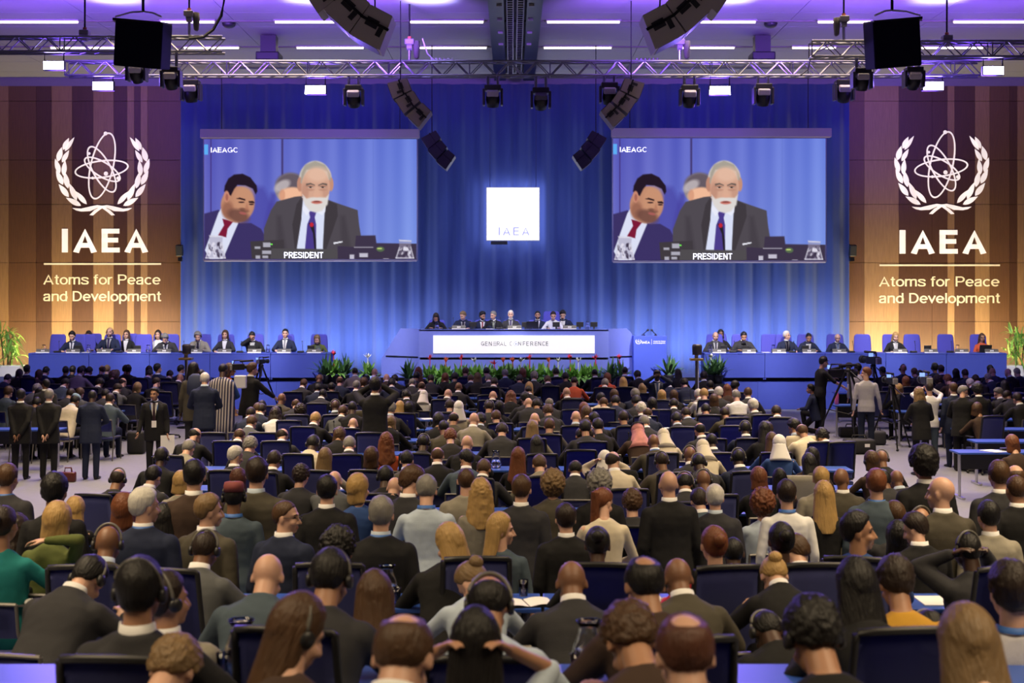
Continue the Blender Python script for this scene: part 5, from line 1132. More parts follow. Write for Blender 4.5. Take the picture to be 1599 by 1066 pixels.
LK = {'s': '%s short hair', 'k': 'close-cropped %s hair', 't': 'thick %s hair', 'r': 'a bald crown ringed by %s hair', 'q': 'thinning %s hair', 'm': '%s bobbed hair', 'l': 'long straight %s hair', 'w': 'long wavy %s hair', 'v': 'voluminous curly %s hair', 'c': 'big round curly %s hair', 'x': 'short curly %s hair', 'u': '%s hair in a bun', 'p': 'a long %s ponytail'}
headscarf = {'W': mat('scarf_white', (.72, .70, .68), .8), 'I': mat('scarf_cream', (.55, .50, .40), .8)}
ghutra = mat('ghutra_pink', (.50, .20, .19), .8, vary=.6); capw = mat('kufi_red', (.22, .05, .05), .8, vary=.5); caps = mat('kufi_pale', (.2, .32, .38), .8, vary=.5); redscarf = mat('scarf_dark_red', (.20, .03, .05), .8)
# ---- chairs
def office_chair():
    t = empty('conference_chair', (0, 0, 0))
    def back(hw, z0, z1, y0, th, ins):
        rg = []
        for z in (z0, (z0 + z1) / 2, z1): pass
        b = MB(); n = 10
        def pt(u, v, o): x = hw * (2 * u - 1) * (1 - .06 * v); return Vector((x, y0 - .10 * v - .035 * (1 - (2 * u - 1) ** 2) + o, z0 + (z1 - z0) * v + (.012 * (1 - (2 * u - 1) ** 2) if v > .9 else 0)))
        return pt
    pt = back(.232, .50, 1.05, -.19, .03, .03); b = MB()
    b.tube([pt(.02, v, 0) for v in (.02, .3, .6, .9, .975)] + [pt(u, .99, 0) for u in (.04, .2, .4, .6, .8, .96)] + [pt(.98, v, 0) for v in (.975, .9, .6, .3, .02)] + [pt(u, .0, 0) for u in (.95, .75, .5, .25, .05)], .017, 8, True); b.obj('backrest_frame', blackp, t, True)
    b = MB(); b.grid(lambda u, v: pt(.03 + .94 * u, .02 + .955 * v, .004), 8, 6); bmesh.ops.solidify(b.bm, geom=b.bm.faces[:], thickness=.012); b.obj('backrest_mesh', bluemesh, t, True)
    MB().box((0, .04, .435), (.47, .46, .06), bevel=.02).obj('seat', bluemesh, t)
    for sx in (-1, 1): MB().box((sx * .275, .04, .665), (.05, .26, .025), bevel=.01).tube([(sx * .275, .02, .66), (sx * .275, -.02, .52), (sx * .24, -.03, .42)], .014, 6).obj('armrest', blackp, t)
    MB().cyl((0, -.20, .40), (0, -.215, .58), .03).obj('back_support', blackp, t)
    MB().cyl((0, .02, .08), (0, .02, .41), .028).obj('stem', chrome, t); b = MB()
    for k in range(5): a = k * 2 * math.pi / 5 + .3; b.cyl((0, .02, .09), (.29 * math.cos(a), .02 + .29 * math.sin(a), .065), .024, .015, 8); b.ell((.29 * math.cos(a), .02 + .29 * math.sin(a), .03), (.03, .03, .03), sub=1)
    b.obj('star_base', blackp, t); return t
def low_chair():
    t = empty('stacking_chair', (0, 0, 0))
    b = MB(); b.grid(lambda u, v: Vector(((u - .5) * .44, -.20 - .05 * v - .03 * (1 - (2 * u - 1) ** 2), .56 + .22 * v)), 6, 3); bmesh.ops.solidify(b.bm, geom=b.bm.faces[:], thickness=.02); b.obj('backrest', bluemesh, t, True)
    MB().box((0, .04, .435), (.45, .45, .05), bevel=.02).obj('seat', bluemesh, t)
    for sx in (-1, 1): MB().tube([(sx * .235, .23, .0), (sx * .235, .23, .44), (sx * .235, -.2, .46), (sx * .225, -.235, .6), (sx * .225, -.262, .79)], .012, 6).obj('side_frame', mat('rail_grey', (.16, .15, .14), .4, .5), t); MB().cyl((sx * .235, -.18, .44), (sx * .235, -.26, 0), .012, seg=6).obj('rear_leg', mat('rail_grey', (.16, .15, .14), .4, .5), t)
    MB().tube([(-.225, -.262, .79), (0, -.29, .795), (.225, -.262, .79)], .012, 6).obj('top_rail', mat('rail_grey', (.16, .15, .14), .4, .5), t); return t
chair0, low0 = office_chair(), low_chair(); CH = [0, 0]
CHAIRS = []
railgrey = mat('rail_grey', (.16, .15, .14), .4, .5)
def put_chair(k, x, d, z, yaw):
    src = (chair0, low0)[k]; t = src if not CH[k] else copy_tree(src); CH[k] += 1
    t.location = (x, d, z); t.rotation_euler.z = -R(yaw); t.scale = (1, 1, 1.06 if k == 0 and 8.4 < d < 10.2 else 1); CHAIRS.append((t, k)); return t
def rowno(d): return min(range(len(ROWS)), key=lambda i: abs(ROWS[i] - d)) + 1
PEOPLE = []; OCC = []
POSED = set(POSES)
def parse(line):
    tk = line.split(); e = dict(x=float(tk[0]), y=float(tk[1]), hair=tk[2][0], hc=tk[2][1], sk=tk[3], kind=tk[4][0], col=tk[4][1], o=tk[5:]); return e
def describe(e):
    fem = e['fem']; w_ = 'woman' if fem else 'man'; bits = []
    hs = {'h': '%s headscarf' % e.get('hn', ''), 'g': 'pink chequered headdress'}.get(e.get('cover'))
    if hs: a = '%s in a %s' % (w_, hs)
    elif e.get('cover') == 'K': a = '%s in a round cap' % w_
    elif e.get('cover') == 'B': a = '%s in a dark cap' % w_
    elif e['hair'] == '-': a = 'bald man'
    else: a = '%s with %s' % (w_, LK[e['hair']] % HNAME[e['hc']])
    c_ = '%s %s' % (CNAME[e['col']], ('suit' if not fem else 'jacket') if e['kind'] == 'j' else ('shirt' if not fem else 'top'))
    a += ', ' + c_
    if e['head']: a += ', headset'
    return a
def put_person(e, standing):
    o = e['o']; s_ = next((float(t[1:]) for t in o if t[0] == 's' and t[1:].isdigit()), None); pn = next((t for t in o if t in POSED), None)
    hy = next((int(t[1:]) for t in o if t[0] == 'y' and t[1:].lstrip('-').isdigit()), 0); by = next((int(t[1:]) for t in o if t[0] == 'Y' and t[1:].lstrip('-').isdigit()), None)
    fem = (e['hair'] in 'mlwvup' or any(t in ('hW', 'hI') for t in o)) and 'M' not in o
    x, y = e['x'], e['y']; rnd = random.Random(int(x * 7 + y * 131))
    if s_: d = F / s_
    else:
        d = F * 1.955 / (y - HY); r_ = ROWS[rowno(d) - 1]; d = .3 * d + .7 * r_
        d = max(d, 11.2)
    fz = floor_z(d); h = CZ - fz - (y - HY) * d / F - .017
    if e['hair'] in 'vc': h -= .035
    if standing: pn = pn or 'stand'
    elif pn is None:
        want = 1.0 if not fem else .965
        pn = min(('sit0', 'sit1', 'sit2', 'sit3', 'sit4'), key=lambda q: abs(pose(q, fem).top * want - h))
    sc = max(.90, min(1.10, h / pose(pn, fem).top))
    if not standing and s_ is None:           # keep heads where they belong: small remaining error goes into the distance
        pass
    e.update(fem=fem, d=d, head='e' in o, cover=None, coverm=None)
    if 'hW' in o: e.update(cover='h', coverm=headscarf['W'], hn='white')
    if 'hI' in o: e.update(cover='h', coverm=headscarf['I'], hn='cream')
    if 'h' in o: e.update(cover='h', coverm=redscarf, hn='dark red')
    if 'g' in o: e.update(cover='g', coverm=ghutra)
    if 'K' in o: e.update(cover='K', coverm=caps if x < 200 else capw)
    if 'B' in o: e.update(cover='B', coverm=blackp)
    if not standing and s_ is None:
        d0 = d; d = settle((x - 800) * d / F, d)
        if abs(d - d0) > .01 and abs(floor_z(d) - fz) > .01: d = d0
        e['d'] = d; h += -(y - HY) * (d - d0) / F; sc = max(.90, min(1.10, h / pose(pn, fem).top))
    yaw = by if by is not None else (rnd.uniform(-9, 9) + (-(x - 800) / 800 * 10 if not standing else 0))
    X = (x - 800) * d / F
    # the head sits in front of the hips: shift so that the head, not the hip, lies under the pixel
    p = pose(pn, fem); off = Vector((p.hc.x, p.hc.y, 0)) * sc; off.rotate(Euler((0, 0, -R(yaw)))); X -= off.x
    col = 'W' if 'W' in o else ('P' if 'P' in o else None)
    if col is None and e['kind'] == 'j' and not fem and e['hair'] != 'g' and rnd.random() < .45: col = rnd.choice('WWP')
    tr = {'K': 'K', 'C': 'C', 'N': 'N', 'G': 'C', 'O': 'C', 'B': 'D', 'S': 'N', 'U': 'N', 'X': 'C'}.get(e['col'], 'K') if e['kind'] == 'j' else 'K'
    if standing and x == 1453: tr = 'S'
    ob = person(pn, X, d, fz, yaw, hy, fem, e['hair'], e['hc'], e['sk'], e['kind'], e['col'], sc, e['head'], col, 'L' in o, trouser=tr, cover=e['cover'], coverm=e['coverm'], glasses='G' in o)
    e['ob'] = ob; e['standing'] = standing; e['hy'] = hy; PEOPLE.append(e)
    if not standing:
        OCC.append([X, d, fz, yaw, 0 if 'c' in o else 1])
def settle(X, d):
    for q in OCC:
        if abs(q[0] - X) < .40 and abs(q[1] - d) < .55:
            return d + math.copysign(.58 - abs(q[1] - d), d - q[1]) if d != q[1] else d + .5
    return d
for blk, stn in ((AUD, False), (STD, True)):
    for ln in blk.strip().split('\n'):
        for it in ln.split(';'):
            if it.strip(): put_person(parse(it), stn)
# ---- empty high-backed chairs seen from behind: x of the middle, y of the top edge
EMPTY = '''334 676 0;345 727 0;456 612 -8;434 630 0;496 630 0;518 613 0;453 657 0;412 676 0;505 676 0;470 713 0;512 734 0;556 711 0;578 676 0;700 618 0;731 618 0;644 646 0;762 617 0;754 606 0;860 603 0;991 605 0;935 606 0;974 645 0;892 661 0
975 661 0;1044 665 0;1143 665 0;1088 684 0;1175 683 0;907 703 0;1045 625 0;1140 647 0;1022 615 0;1115 624 0;1148 612 0;1190 650 0;895 640 0;886 626 0;1134 735 0;860 685 0;1560 624 0;1566 646 0;1530 616 0;1513 607 0;1480 600 0;1430 604 0;1400 612 0;1589 600 0
120 605 0;85 600 0;12 606 0;150 612 0;255 612 0;205 590 0;1222 707 0;1440 585 0;1375 612 0;60 590 0;160 588 0;265 592 0;235 600 0
130 875 0 250;495 875 0 250;740 872 -4 250 1;945 881 0 250;1137 876 4 250;1335 884 6 250;1535 885 0 250;168 1007 0 400;1411 989 0 355;503 996 0 380;768 1011 0 400;1012 1001 0 390;322 903 0 250;158 776 0 140;982 764 0 132'''
FREE = []
for it in EMPTY.replace('\n', ';').split(';'):
    v = [float(q) for q in it.split()]
    if len(v) >= 4:
        d = F / v[3]; z = floor_z(d); d = F * (CZ - z - (1.11 if 8.5 < d < 10.2 else 1.05)) / (v[1] - HY)
    else: d = F * 2.15 / (v[1] - HY); z = 0
    X = (v[0] - 800) * d / F; d += .28
    near = min(OCC, key=lambda q: math.hypot((q[0] - X), (q[1] - d)))
    if abs(near[0] - X) < .42 and abs(near[1] - d) < .75: near[4] = 0 if len(v) < 5 else -1
    if near[4] == 0 and abs(near[0] - X) < .42 and abs(near[1] - d) < .75: continue      # somebody sits there
    if any(abs(q[0] - X) < .5 and abs(q[1] - d) < .6 for q in FREE): continue
    FREE.append((X, d, floor_z(d), v[2] - (v[0] - 800) / 800 * 6))
for X, d, z, yw, k in OCC:
    if k >= 0: put_chair(k, X, d, z, yw)
for X, d, z, yw in FREE: put_chair(0, X, d, z, yw)
# ---- labels
from collections import Counter
for e in PEOPLE:
    e['txt'] = ('standing ' if e['standing'] else '') + describe(e); e['row'] = rowno(e['d'])
cnt = Counter(e['txt'] for e in PEOPLE); rowc = Counter((e['txt'], e['row']) for e in PEOPLE)
for e in PEOPLE:
    t = e['txt']
    if cnt[t] > 1:
        if rowc[(t, e['row'])] == 1: t += ', %s row from the stage' % nth(e['row'])
        else:
            same = sorted([q for q in PEOPLE if q['txt'] == e['txt'] and q['row'] == e['row']], key=lambda q: q['x'])
            allr = sorted([q for q in PEOPLE if q['row'] == e['row']], key=lambda q: q['x'])
            t += ', %s from left, %s row from stage' % (nth(1 + allr.index(e)), nth(e['row']))
    wds = t.split()
    if len(wds) > 16: t = t.replace(' a bald crown ringed by ', ' bald crown and ').replace(' from the stage', ' from stage')
    tag(e['ob'], t, 'person', 'people standing among the seats' if e['standing'] else 'delegates seated in the audience')
rows_ = {}
for t, k in CHAIRS: rows_.setdefault((k, rowno(t.location.y)), []).append(t)
for (k, r_), L in rows_.items():
    L.sort(key=lambda t: t.location.x / t.location.y)
    for i, t in enumerate(L):
        tag(t, '%s, %s from left in the %s row from the stage' % (('high-backed blue mesh chair', 'low blue stacking chair')[k], nth(i + 1), nth(r_)), 'chair', ('high-backed blue mesh chairs', 'low blue chairs')[k])
# ---- audience tables
def conference_table():
    t = empty('conference_table', (0, 0, 0)); MB().box((0, 0, .725), (1.58, .50, .03), bevel=.006).obj('table_top', bluetop, t)
    for sx in (-1, 1): MB().cyl((sx * .70, 0, .03), (sx * .70, 0, .71), .024, seg=10).box((sx * .70, 0, .02), (.05, .46, .03)).obj('leg', alu, t)
    MB().box((0, .16, .56), (1.36, .015, .25)).obj('modesty_panel', blackp, t); return t
table0 = conference_table(); TN = [0]
def put_table(X, d, r_, lab):
    t = table0 if not TN[0] else copy_tree(table0); TN[0] += 1
    t.location = (X, d, floor_z(d)); tag(t, lab, 'table', 'blue audience tables')
for i, d0 in enumerate(ROWS[1:13]):
    d = d0 + .80; half = .348 * d; n = 0
    for k in range(-3, 3):
        X = (k + .5) * 1.6
        if abs(X) < min(half + .5, 5.7): n += 1; put_table(X, d, i, 'blue table, %s from left in the middle block before seat row %s from stage' % (nth(n), nth(i + 2)))
    for sx, nm in ((-1, 'left'), (1, 'right')):
        for k in range(3):
            X = sx * (8.6 + 1.6 * k) - (.45 if sx < 0 else -.3)
            if abs(X) < half + .4 and d > 27: put_table(X, d, i, 'blue table in the %s side block, %s from the aisle, before %s seat row' % (nm, nth(k + 1), nth(i + 2)))
for d, zz, nm in ((11.75, 0, 'fifteenth'), (9.82, 0, 'sixteenth'), (6.3, 0, 'eighteenth')):
    for k in range(-2, 2): put_table((k + .5) * 1.6 + (.2 if d < 10 else 0), d, 0, 'blue table, %s from the left before the %s row of seats' % (nth(k + 3), nm))
# ---------------------------------------------------------------- people on the stage, facing the hall
TIES = dict(r=mat('tie_red', (.35, .02, .03), .5), d=mat('tie_dark', (.03, .03, .06), .5), p=mat('tie_purple', (.09, .06, .22), .5), g=mat('tie_grey', (.25, .25, .28), .5), b=mat('tie_blue', (.10, .16, .35), .5), e=mat('tie_green', (.22, .25, .20), .5))
STG = '''115 517 tk 1 jN t=d f sit1|man in navy suit bent forward, first seated person on the left stage desk
141 516 md 2 tS b|woman in slate blue seated behind the first man on the left stage desk
171.5 511 rb 1 jN t=p f e sit0|upright bearded man with headset and purple tie on the left stage desk|beard=d
198 515 mb 1 jK f b|woman in black jacket and white blouse between two violet chairs, left stage desk
247 515 md 1 tW b|woman in white blouse behind the grey haired man, left stage desk
262 520 tg 1 jC t=d f sit3|grey haired man bent over the left stage desk
312 517 xg 1 jX t=d f sit2 e|man in pale beige suit reading at the left stage desk
352 515 mb 1 jC f|brown haired woman in dark grey jacket and white blouse, left stage desk
396 517 sk 2 jK f sitface|person in black jacket holding a hand to the face, left stage desk
446 513 sk 1 jN t=g f sit0|upright dark haired man in navy suit and grey tie, left stage desk
497 522 mo 1 tE sit2|woman in olive green at the right end of the left stage desk
1117 517 rg 1 jC t=d f|balding man in dark suit at the left end of the right stage desk
1126 514 mk 3 tK b|person with dark hair half hidden behind the balding man, right stage desk
1160 517 sk 2 jC f sit2|dark haired man in charcoal suit with no tie, second on the right stage desk
1229 516 sw 1 jN t=d f y-50|white haired man with glasses turned sideways, right stage desk|glasses
1261 519 uk 2 jN f|dark haired woman in navy jacket, right stage desk
1307 520 rw 1 jN t=b f sit1|balding white haired man with blue tie, right stage desk|glasses
1397 518 ly 1 jK f|blond long haired woman in black jacket on the right stage desk
1534 520 lb 2 tF sit0|woman in orange red with a laptop at the right end of the stage|glasses
682 488 ld 2 tK pod x|woman in black dress with glasses at the left end of the podium|glasses
724 485 so 1 jN t=d f pod y45|man in navy suit turned to his neighbour, left of the podium group
754 486 tk 2 jN t=r f pod sit1 y-45|dark haired man with a red tie leaning on the podium|beard=k
771 485 sg 1 jK t=e f pod sit1 y45|grey haired man with green tie leaning close, left of the podium centre
798 484 sw 1 jC t=p f pod sit0|white bearded man speaking at the centre of the podium|beard=w
840 485 sk 2 jN t=d f pod sit0|dark bearded man in navy suit right of the podium centre|beard=k
864 485 ud 1 tW pod|woman in white with her hair tied back on the podium
879 484 tk 1 jN f pod b|man with bowl-cut black hair behind the woman in white'''
SEATC = {}
def SEATN(pod, x): k = (pod, x < 800 and not pod); SEATC[k] = SEATC.get(k, 0) + 1; return SEATC[k]
for ln in STG.split('\n'):
    parts = ln.split('|'); e = parse(parts[0]); o = e['o']; ex = parts[2] if len(parts) > 2 else ''
    fem = e['hair'] in 'mlwvup'; pod = 'pod' in o; z = 1.48 if pod else DK; d = SF + (.98 if 'b' not in o else 1.75)
    h = CZ - z - (e['y'] - HY) * d / F - .02
    pn = next((t for t in o if t in POSES), None) or min(('sit0', 'sit1', 'sit2', 'sit3'), key=lambda q: abs(pose(q, fem).top - h))
    hy = next((int(t[1:]) for t in o if t[0] == 'y' and t[1:].lstrip('-').isdigit()), 0)
    tie = next((TIES[t[2]] for t in o if t.startswith('t=')), None); front = 'W' if 'f' in o else None
    sc = max(.92, min(1.12, h / pose(pn, fem).top)); p = pose(pn, fem); X = (e['x'] - 800) * d / F + p.hc.x * sc
    ob = person(pn, X, d + p.hc.y * .3, z, 180, hy, fem, e['hair'], e['hc'], e['sk'], e['kind'], e['col'], sc, 'e' in o, 'W' if front else None, False, front, tie, 'glasses' in ex, ex[6:] if ex.startswith('beard') else None)
    tag(ob, parts[1], 'person', 'people seated on the stage')
    put_schair(e['x'], d + p.hc.y * .3 + .0, z, 'violet stage chair, seat %s from the left of the people on the %s' % (nth(SEATN(pod, e['x'])), 'podium' if pod else ('left stage side' if e['x'] < 800 else 'right stage side')), random.uniform(-.1, .1))
    if pod and e['x'] != 864: LASTC[0].scale = (1, 1, .80)
for x, lab in ((83, 'empty violet stage chair at the far left of the left stage desk'), (132, 'violet stage chair right of the man in navy bent forward'), (223, 'empty violet stage chair between the women on the left stage desk'), (1205, 'empty violet stage chair left of the white haired man, right stage desk'), (1350, 'empty violet stage chair right of the balding white haired man'), (1429, 'empty violet stage chair right of the blond woman'), (1483, 'empty violet stage chair left of the woman in orange red')):
    put_schair(x, SF + 1.05, DK, lab, random.uniform(-.15, .15))

# ---------------------------------------------------------------- reporters, guards and their gear
def stander(x, y, s_, pn, yaw, hy, hair, hc, sk_, kind, col, label, fem=False, **kw):
    d = F / s_; h = CZ - floor_z(d) - (y - HY) / s_ - .017; p = pose(pn, fem); sc = max(.9, min(1.12, h / p.top)); X = (x - 800) / s_
    off = Vector((p.hc.x, p.hc.y, 0)) * sc; off.rotate(Euler((0, 0, -R(yaw))))
    ob = person(pn, X - off.x, d, floor_z(d), yaw, hy, fem, hair, hc, sk_, kind, col, sc, **kw); tag(ob, label, 'person', 'people standing in the aisles'); ob['_sc'] = sc
    return ob, p, sc
def handpos(ob, p, sc, sx, fwd=.08):
    v = p.W[sx] + (p.W[sx] - p.E[sx]).normalized() * fwd; v = v * sc; v.rotate(ob.rotation_euler); return ob.location + v
def video_camera():
    t = empty('video_camera', (0, 0, 0)); MB().box((0, 0, .06), (.12, .30, .14), bevel=.015).obj('body', blackp, t); MB().cyl((0, .14, .06), (0, .30, .06), .05, .055).cyl((0, .29, .06), (0, .36, .06), .07, .075).obj('lens', blackp, t)
    MB().tube([(0, -.1, .13), (0, -.08, .21), (0, .1, .21), (0, .12, .13)], .015, 6).obj('carry_handle', blackp, t); MB().cap((.05, .05, .19), (.05, .34, .20), .022, .022).obj('microphone', mat('foam_black', (.02, .02, .02), .95), t)
    MB().box((-.10, -.08, .16), (.09, .02, .065), bevel=.004).obj('viewing_screen', mat('lcd', (.1, .2, .4), .3, emit=(.35, .55, 1.0), es=.9), t); MB().box((0, -.17, .05), (.10, .06, .12), bevel=.01).obj('battery', greycase, t); return t
def tripod(name, x, ytop, d, label, spread=.55, cam=True):
    zt = CZ - (ytop - HY) * d / F - floor_z(d); t = empty(name, ((x - 800) * d / F, d, floor_z(d)), label, 'tripod'); zh = zt - .12
    for k in range(3):
        a = k * 2.094 + .5; q = Vector((math.cos(a) * spread, math.sin(a) * spread, 0)); top = Vector((q.x * .08, q.y * .08, zh))
        lg = MB(); lg.cyl(top, top.lerp(q, .5), .026, .024).cyl(top.lerp(q, .45), q + Vector((0, 0, .03)), .018, .016).ell(q + Vector((0, 0, .025)), (.03, .03, .025), sub=2); lg.obj('leg', blackm, t)
    MB().cyl((0, 0, zh - .25), (0, 0, zh), .03).obj('centre_column', alu, t); MB().lathe([(.02, 0), (.07, .01), (.075, .05), (.05, .09), (.05, .12), (0, .12)], (0, 0, zh)).obj('fluid_head', blackp, t)
    MB().cyl((0, 0, zh + .06), (.18, -.35, zh - .16), .012).obj('pan_handle', blackm, t)
    sp = MB()
    for k in range(3): a = k * 2.094 + .5; sp.cyl((0, 0, zh * .42), (math.cos(a) * spread * .55, math.sin(a) * spread * .55, zh * .47), .01)
    sp.obj('spreader', blackm, t); return t, zt
def camera_at(loc, rzv, label, sc=1.0):
    return place(video_camera, loc, label, 'camera', 'video cameras in the hall', rzv, sc)
# usher facing the camera
ob, p, sc = stander(243, 606, 88, 'standside', 172, 20, 's', 'k', '2', 'j', 'K', 'man in black suit walking towards the camera in the left aisle with a white folder', collar='W', front='W', tie=mat('tie_plum', (.05, .015, .03), .5), lanyard=True)
q = MB(); q.box((0, .165, 1.02), (.09, .008, .13)); bd = q.obj('badge', paper, ob); q = MB(); q.box((.05, .155, 1.22), (.014, .006, .36), ry(R(8))); q.box((-.05, .155, 1.22), (.014, .006, .36), ry(R(-8))); q.obj('lanyard_ribbon', mat('lanyard_blue', (.03, .12, .40), .6), ob)
hp = handpos(ob, p, sc, -1); f_ = MB().box((0, 0, -.14), (.24, .012, .33), rz(R(20))).obj('folder', paper); f_.location = hp; tag(f_, 'white folder carried by the man walking in the left aisle', 'folder')
# man in a striped gown
st = bpy.data.materials.new('striped_weave'); st.use_nodes = True; nt = st.node_tree; bs = nt.nodes['Principled BSDF']; tc = nt.nodes.new('ShaderNodeTexCoord'); wv = nt.nodes.new('ShaderNodeTexWave'); wv.wave_type = 'BANDS'; wv.bands_direction = 'X'; wv.inputs['Scale'].default_value = 6.2; wv.inputs['Distortion'].default_value = .3
cr = nt.nodes.new('ShaderNodeValToRGB'); cr.color_ramp.interpolation = 'CONSTANT'; cr.color_ramp.elements[0].color = (.02, .02, .06, 1); cr.color_ramp.elements[1].position = .55; cr.color_ramp.elements[1].color = (.42, .38, .36, 1)
nt.links.new(tc.outputs['Object'], wv.inputs['Vector']); nt.links.new(wv.outputs['Fac'], cr.inputs[0]); nt.links.new(cr.outputs[0], bs.inputs['Base Color']); bs.inputs['Roughness'].default_value = .85
stander(347, 567, 79, 'standfront', 5, 20, 'k', 'k', '4', 't', 'U', 'man in a long black and white striped gown with blue sleeves', robe=st)
stander(359, 567, 76, 'stand', 60, 20, 'm', 'b', '2', 't', 'F', 'brown haired woman with an orange scarf behind the striped gown', fem=True)
ob, p, sc = stander(394, 567, 76, 'standreach', 40, 20, 't', 'b', '1', 'j', 'K', 'cameraman with tousled brown hair working beside the tripod, left aisle', collar='W')
camera_at(P(371, 577, F / 76) + Vector((0, .05, 0)), R(-60), 'video camera held up by the cameraman in the left aisle', .9)
cbx = MB().box((0, 0, 0), (.24, .14, .26), bevel=.02).obj('light_box', whitep); cbx.location = P(376, 596, F / 77); tag(cbx, 'white box held up beside the left aisle cameraman', 'box')
t, zt = tripod('camera_tripod', 408, 566, 39.6, 'black tripod with a camera in front of the left stage desk'); camera_at(t.location + Vector((0, 0, zt - .02)), R(-30), 'video camera on the tripod before the left stage desk', .8)
# backpack of the woman with braids
bp_ = MB(); bp_.loft([[Vector((hw * math.cos(a), hd * math.sin(a), z)) for a in [k * math.pi / 8 for k in range(16)]] for z, hw, hd in ((0, .12, .08), (.05, .17, .11), (.25, .17, .11), (.38, .13, .08), (.43, .06, .04))]); o = bp_.obj('backpack', mat('backpack_navy', (.03, .04, .09), .8), None, True); o.location = P(306, 618, 28.52); tag(o, 'navy backpack on the back of the woman with long black hair', 'backpack')
# remote cameras on poles
for x, yt, yb, lab in ((291, 560, 668, 'left'), (1088, 561, 690, 'right')):
    d = F * CZ / (yb - HY); q = px(d); t = empty('pole_camera', ((x - 800) * q, d, 0), 'remote camera on a tall slim pole in the %s half of the hall' % lab, 'camera'); H2 = (yb - yt) * q
    MB().cyl((0, 0, .02), (0, 0, H2), 2.0 * q).obj('pole', mat('pole_grey', (.14, .14, .14), .4, .6), t); MB().cyl((0, 0, 0), (0, 0, .03), .22, seg=24).obj('base_plate', blackm, t)
    MB().box((0, 0, H2), (20 * q, .25, 3.5 * q), bevel=.01).obj('top_plate', mat('brass', (.5, .36, .12), .35, .8), t); MB().box((0, 0, H2 + 6 * q), (5 * q, .08, 9 * q)).obj('yoke', greycase, t); MB().lathe([(0, -.12), (.10, -.11), (.11, .08), (.09, .12), (0, .12)], (1 * q, 0, H2 + 15 * q)).obj('camera_head', mat('camera_dome', (.06, .055, .05), .4), t, True)
    cbl = MB(); cbl.tube([(2.5 * q, -.03, H2), (2.8 * q, -.04, H2 * .5), (2.2 * q, -.04, .05)], .012, 6); cbl.obj('cable', whitep, t)
# right aisle
ob, p, sc = stander(1287, 556, 67.5, 'standreach', 75, 0, 's', 'k', '1', 's', 'K', 'cameraman in black T-shirt and cap holding a camera in the right aisle', cover='B', coverm=blackp)
camera_at(P(1304, 588, F / 67) + Vector((0, -.1, 0)), R(-80), 'shoulder camera held by the cameraman in the black cap', 1.4)
o = MB().cap((0, 0, 0), (.42, 0, .10), .03, .03).ell((.44, 0, .105), (.09, .07, .07), None, 3).obj('boom_microphone', mat('foam_black', (.02, .02, .02), .95), None, True); o.location = P(1297, 577, F / 67); tag(o, 'black furry boom microphone sticking out beside the man in the cap', 'microphone')
stander(1267, 603, 67.5, 'kneel', -60, 0, 's', 'k', '2', 'j', 'N', 'dark clad person kneeling beside the cameraman in the cap')
o = MB().lathe([(0, 0), (.042, 0), (.045, .02), (.045, .22), (.03, .26), (.028, .30), (0, .30)]).obj('water_bottle', mat('bottle_pink', (.75, .16, .38), .35), None, True); o.location = P(1307, 617, 33.0); o.location.z = .74; o.location.x = (1307 - 800) * px(o.location.y)
tag(o, 'pink water bottle on a table beside the man in the cap', 'bottle'); put_table(o.location.x + .7, 33.0, 0, 'blue table carrying the pink water bottle in the right aisle')
stander(1341, 577, 66, 'stand', 20, 0, 't', 'k', '2', 't', 'L', 'person in grey shirt standing behind the big tripod')
ob, p, sc = stander(1354, 573, 76, 'standside', 10, -80, 's', 'a', '1', 't', 'L', 'man in pale untucked shirt and dark jeans, head turned to the left', trouser='N')
t, zt = tripod('large_tripod', 1325, 572, 31.5, 'tall empty camera tripod between the two cameramen in the right aisle', .75)
t, zt = tripod('camera_tripod', 1393, 597, 30.6, 'tripod carrying a camera right of the man in the pale shirt', .5); camera_at(t.location + Vector((0, 0, zt - .02)), R(10), 'video camera with a lit screen on the right aisle tripod', 1.0)
t, zt = tripod('studio_pedestal', 1364, 566, 38.8, 'pedestal of the large studio camera before the right stage desk', .5); camera_at(t.location + Vector((0, 0, zt - .02)), R(20), 'large studio camera silhouetted against the right stage desk', 1.45)
bagm = mat('bag_black', (.014, .014, .015), .7)
put_table((1568 - 800) * px(23.2), 23.2, 0, 'blue table with white papers at the right edge of the right aisle'); put_table((1590 - 800) * px(24.9), 24.9, 0, 'blue table behind the table with white papers, right edge of the hall')
place(paper_sheet, ((1552 - 800) * px(23.15), 23.15, .74), 'white papers on the blue table at the right edge of the right aisle', 'papers', None, .5, 1.2); place(mic_console, ((1572 - 800) * px(23.2), 23.2, .74), 'microphone console on the blue table at the right edge of the right aisle', 'microphone', None)
def bag(name, x, yb, d, W_, D_, H_, m, label, cat='bag', rzv=0):
    t = empty(name, ((x - 800) * px(d), d, floor_z(d)), label, cat, None, rzv); MB().box((0, 0, H_ / 2), (W_, D_, H_), bevel=min(W_, D_, H_) * .18).obj('body', m, t, True)
    MB().tube([(-W_ * .25, 0, H_ * .96), (-W_ * .2, 0, H_ + .07), (W_ * .2, 0, H_ + .07), (W_ * .25, 0, H_ * .96)], .014, 6).obj('handle', m, t); MB().box((W_ * .2, -D_ / 2 - .004, H_ * .6), (W_ * .16, .006, H_ * .22)).obj('tag', paper if 'label' in label else m, t); return t
bag('equipment_case', 1342, 708, F * CZ / (708 - HY), .62, .35, .30, bagm, 'large black equipment case with a white label on the right aisle floor', 'case')
bag('camera_bag', 1330, 682, F * CZ / (682 - HY), .55, .3, .22, bagm, 'black camera bag behind the equipment case in the right aisle'); bag('camera_bag', 1368, 690, F * CZ / (694 - HY), .4, .3, .3, mat('bag_slate', (.05, .05, .06), .7), 'dark grey camera bag right of the man in the pale shirt')
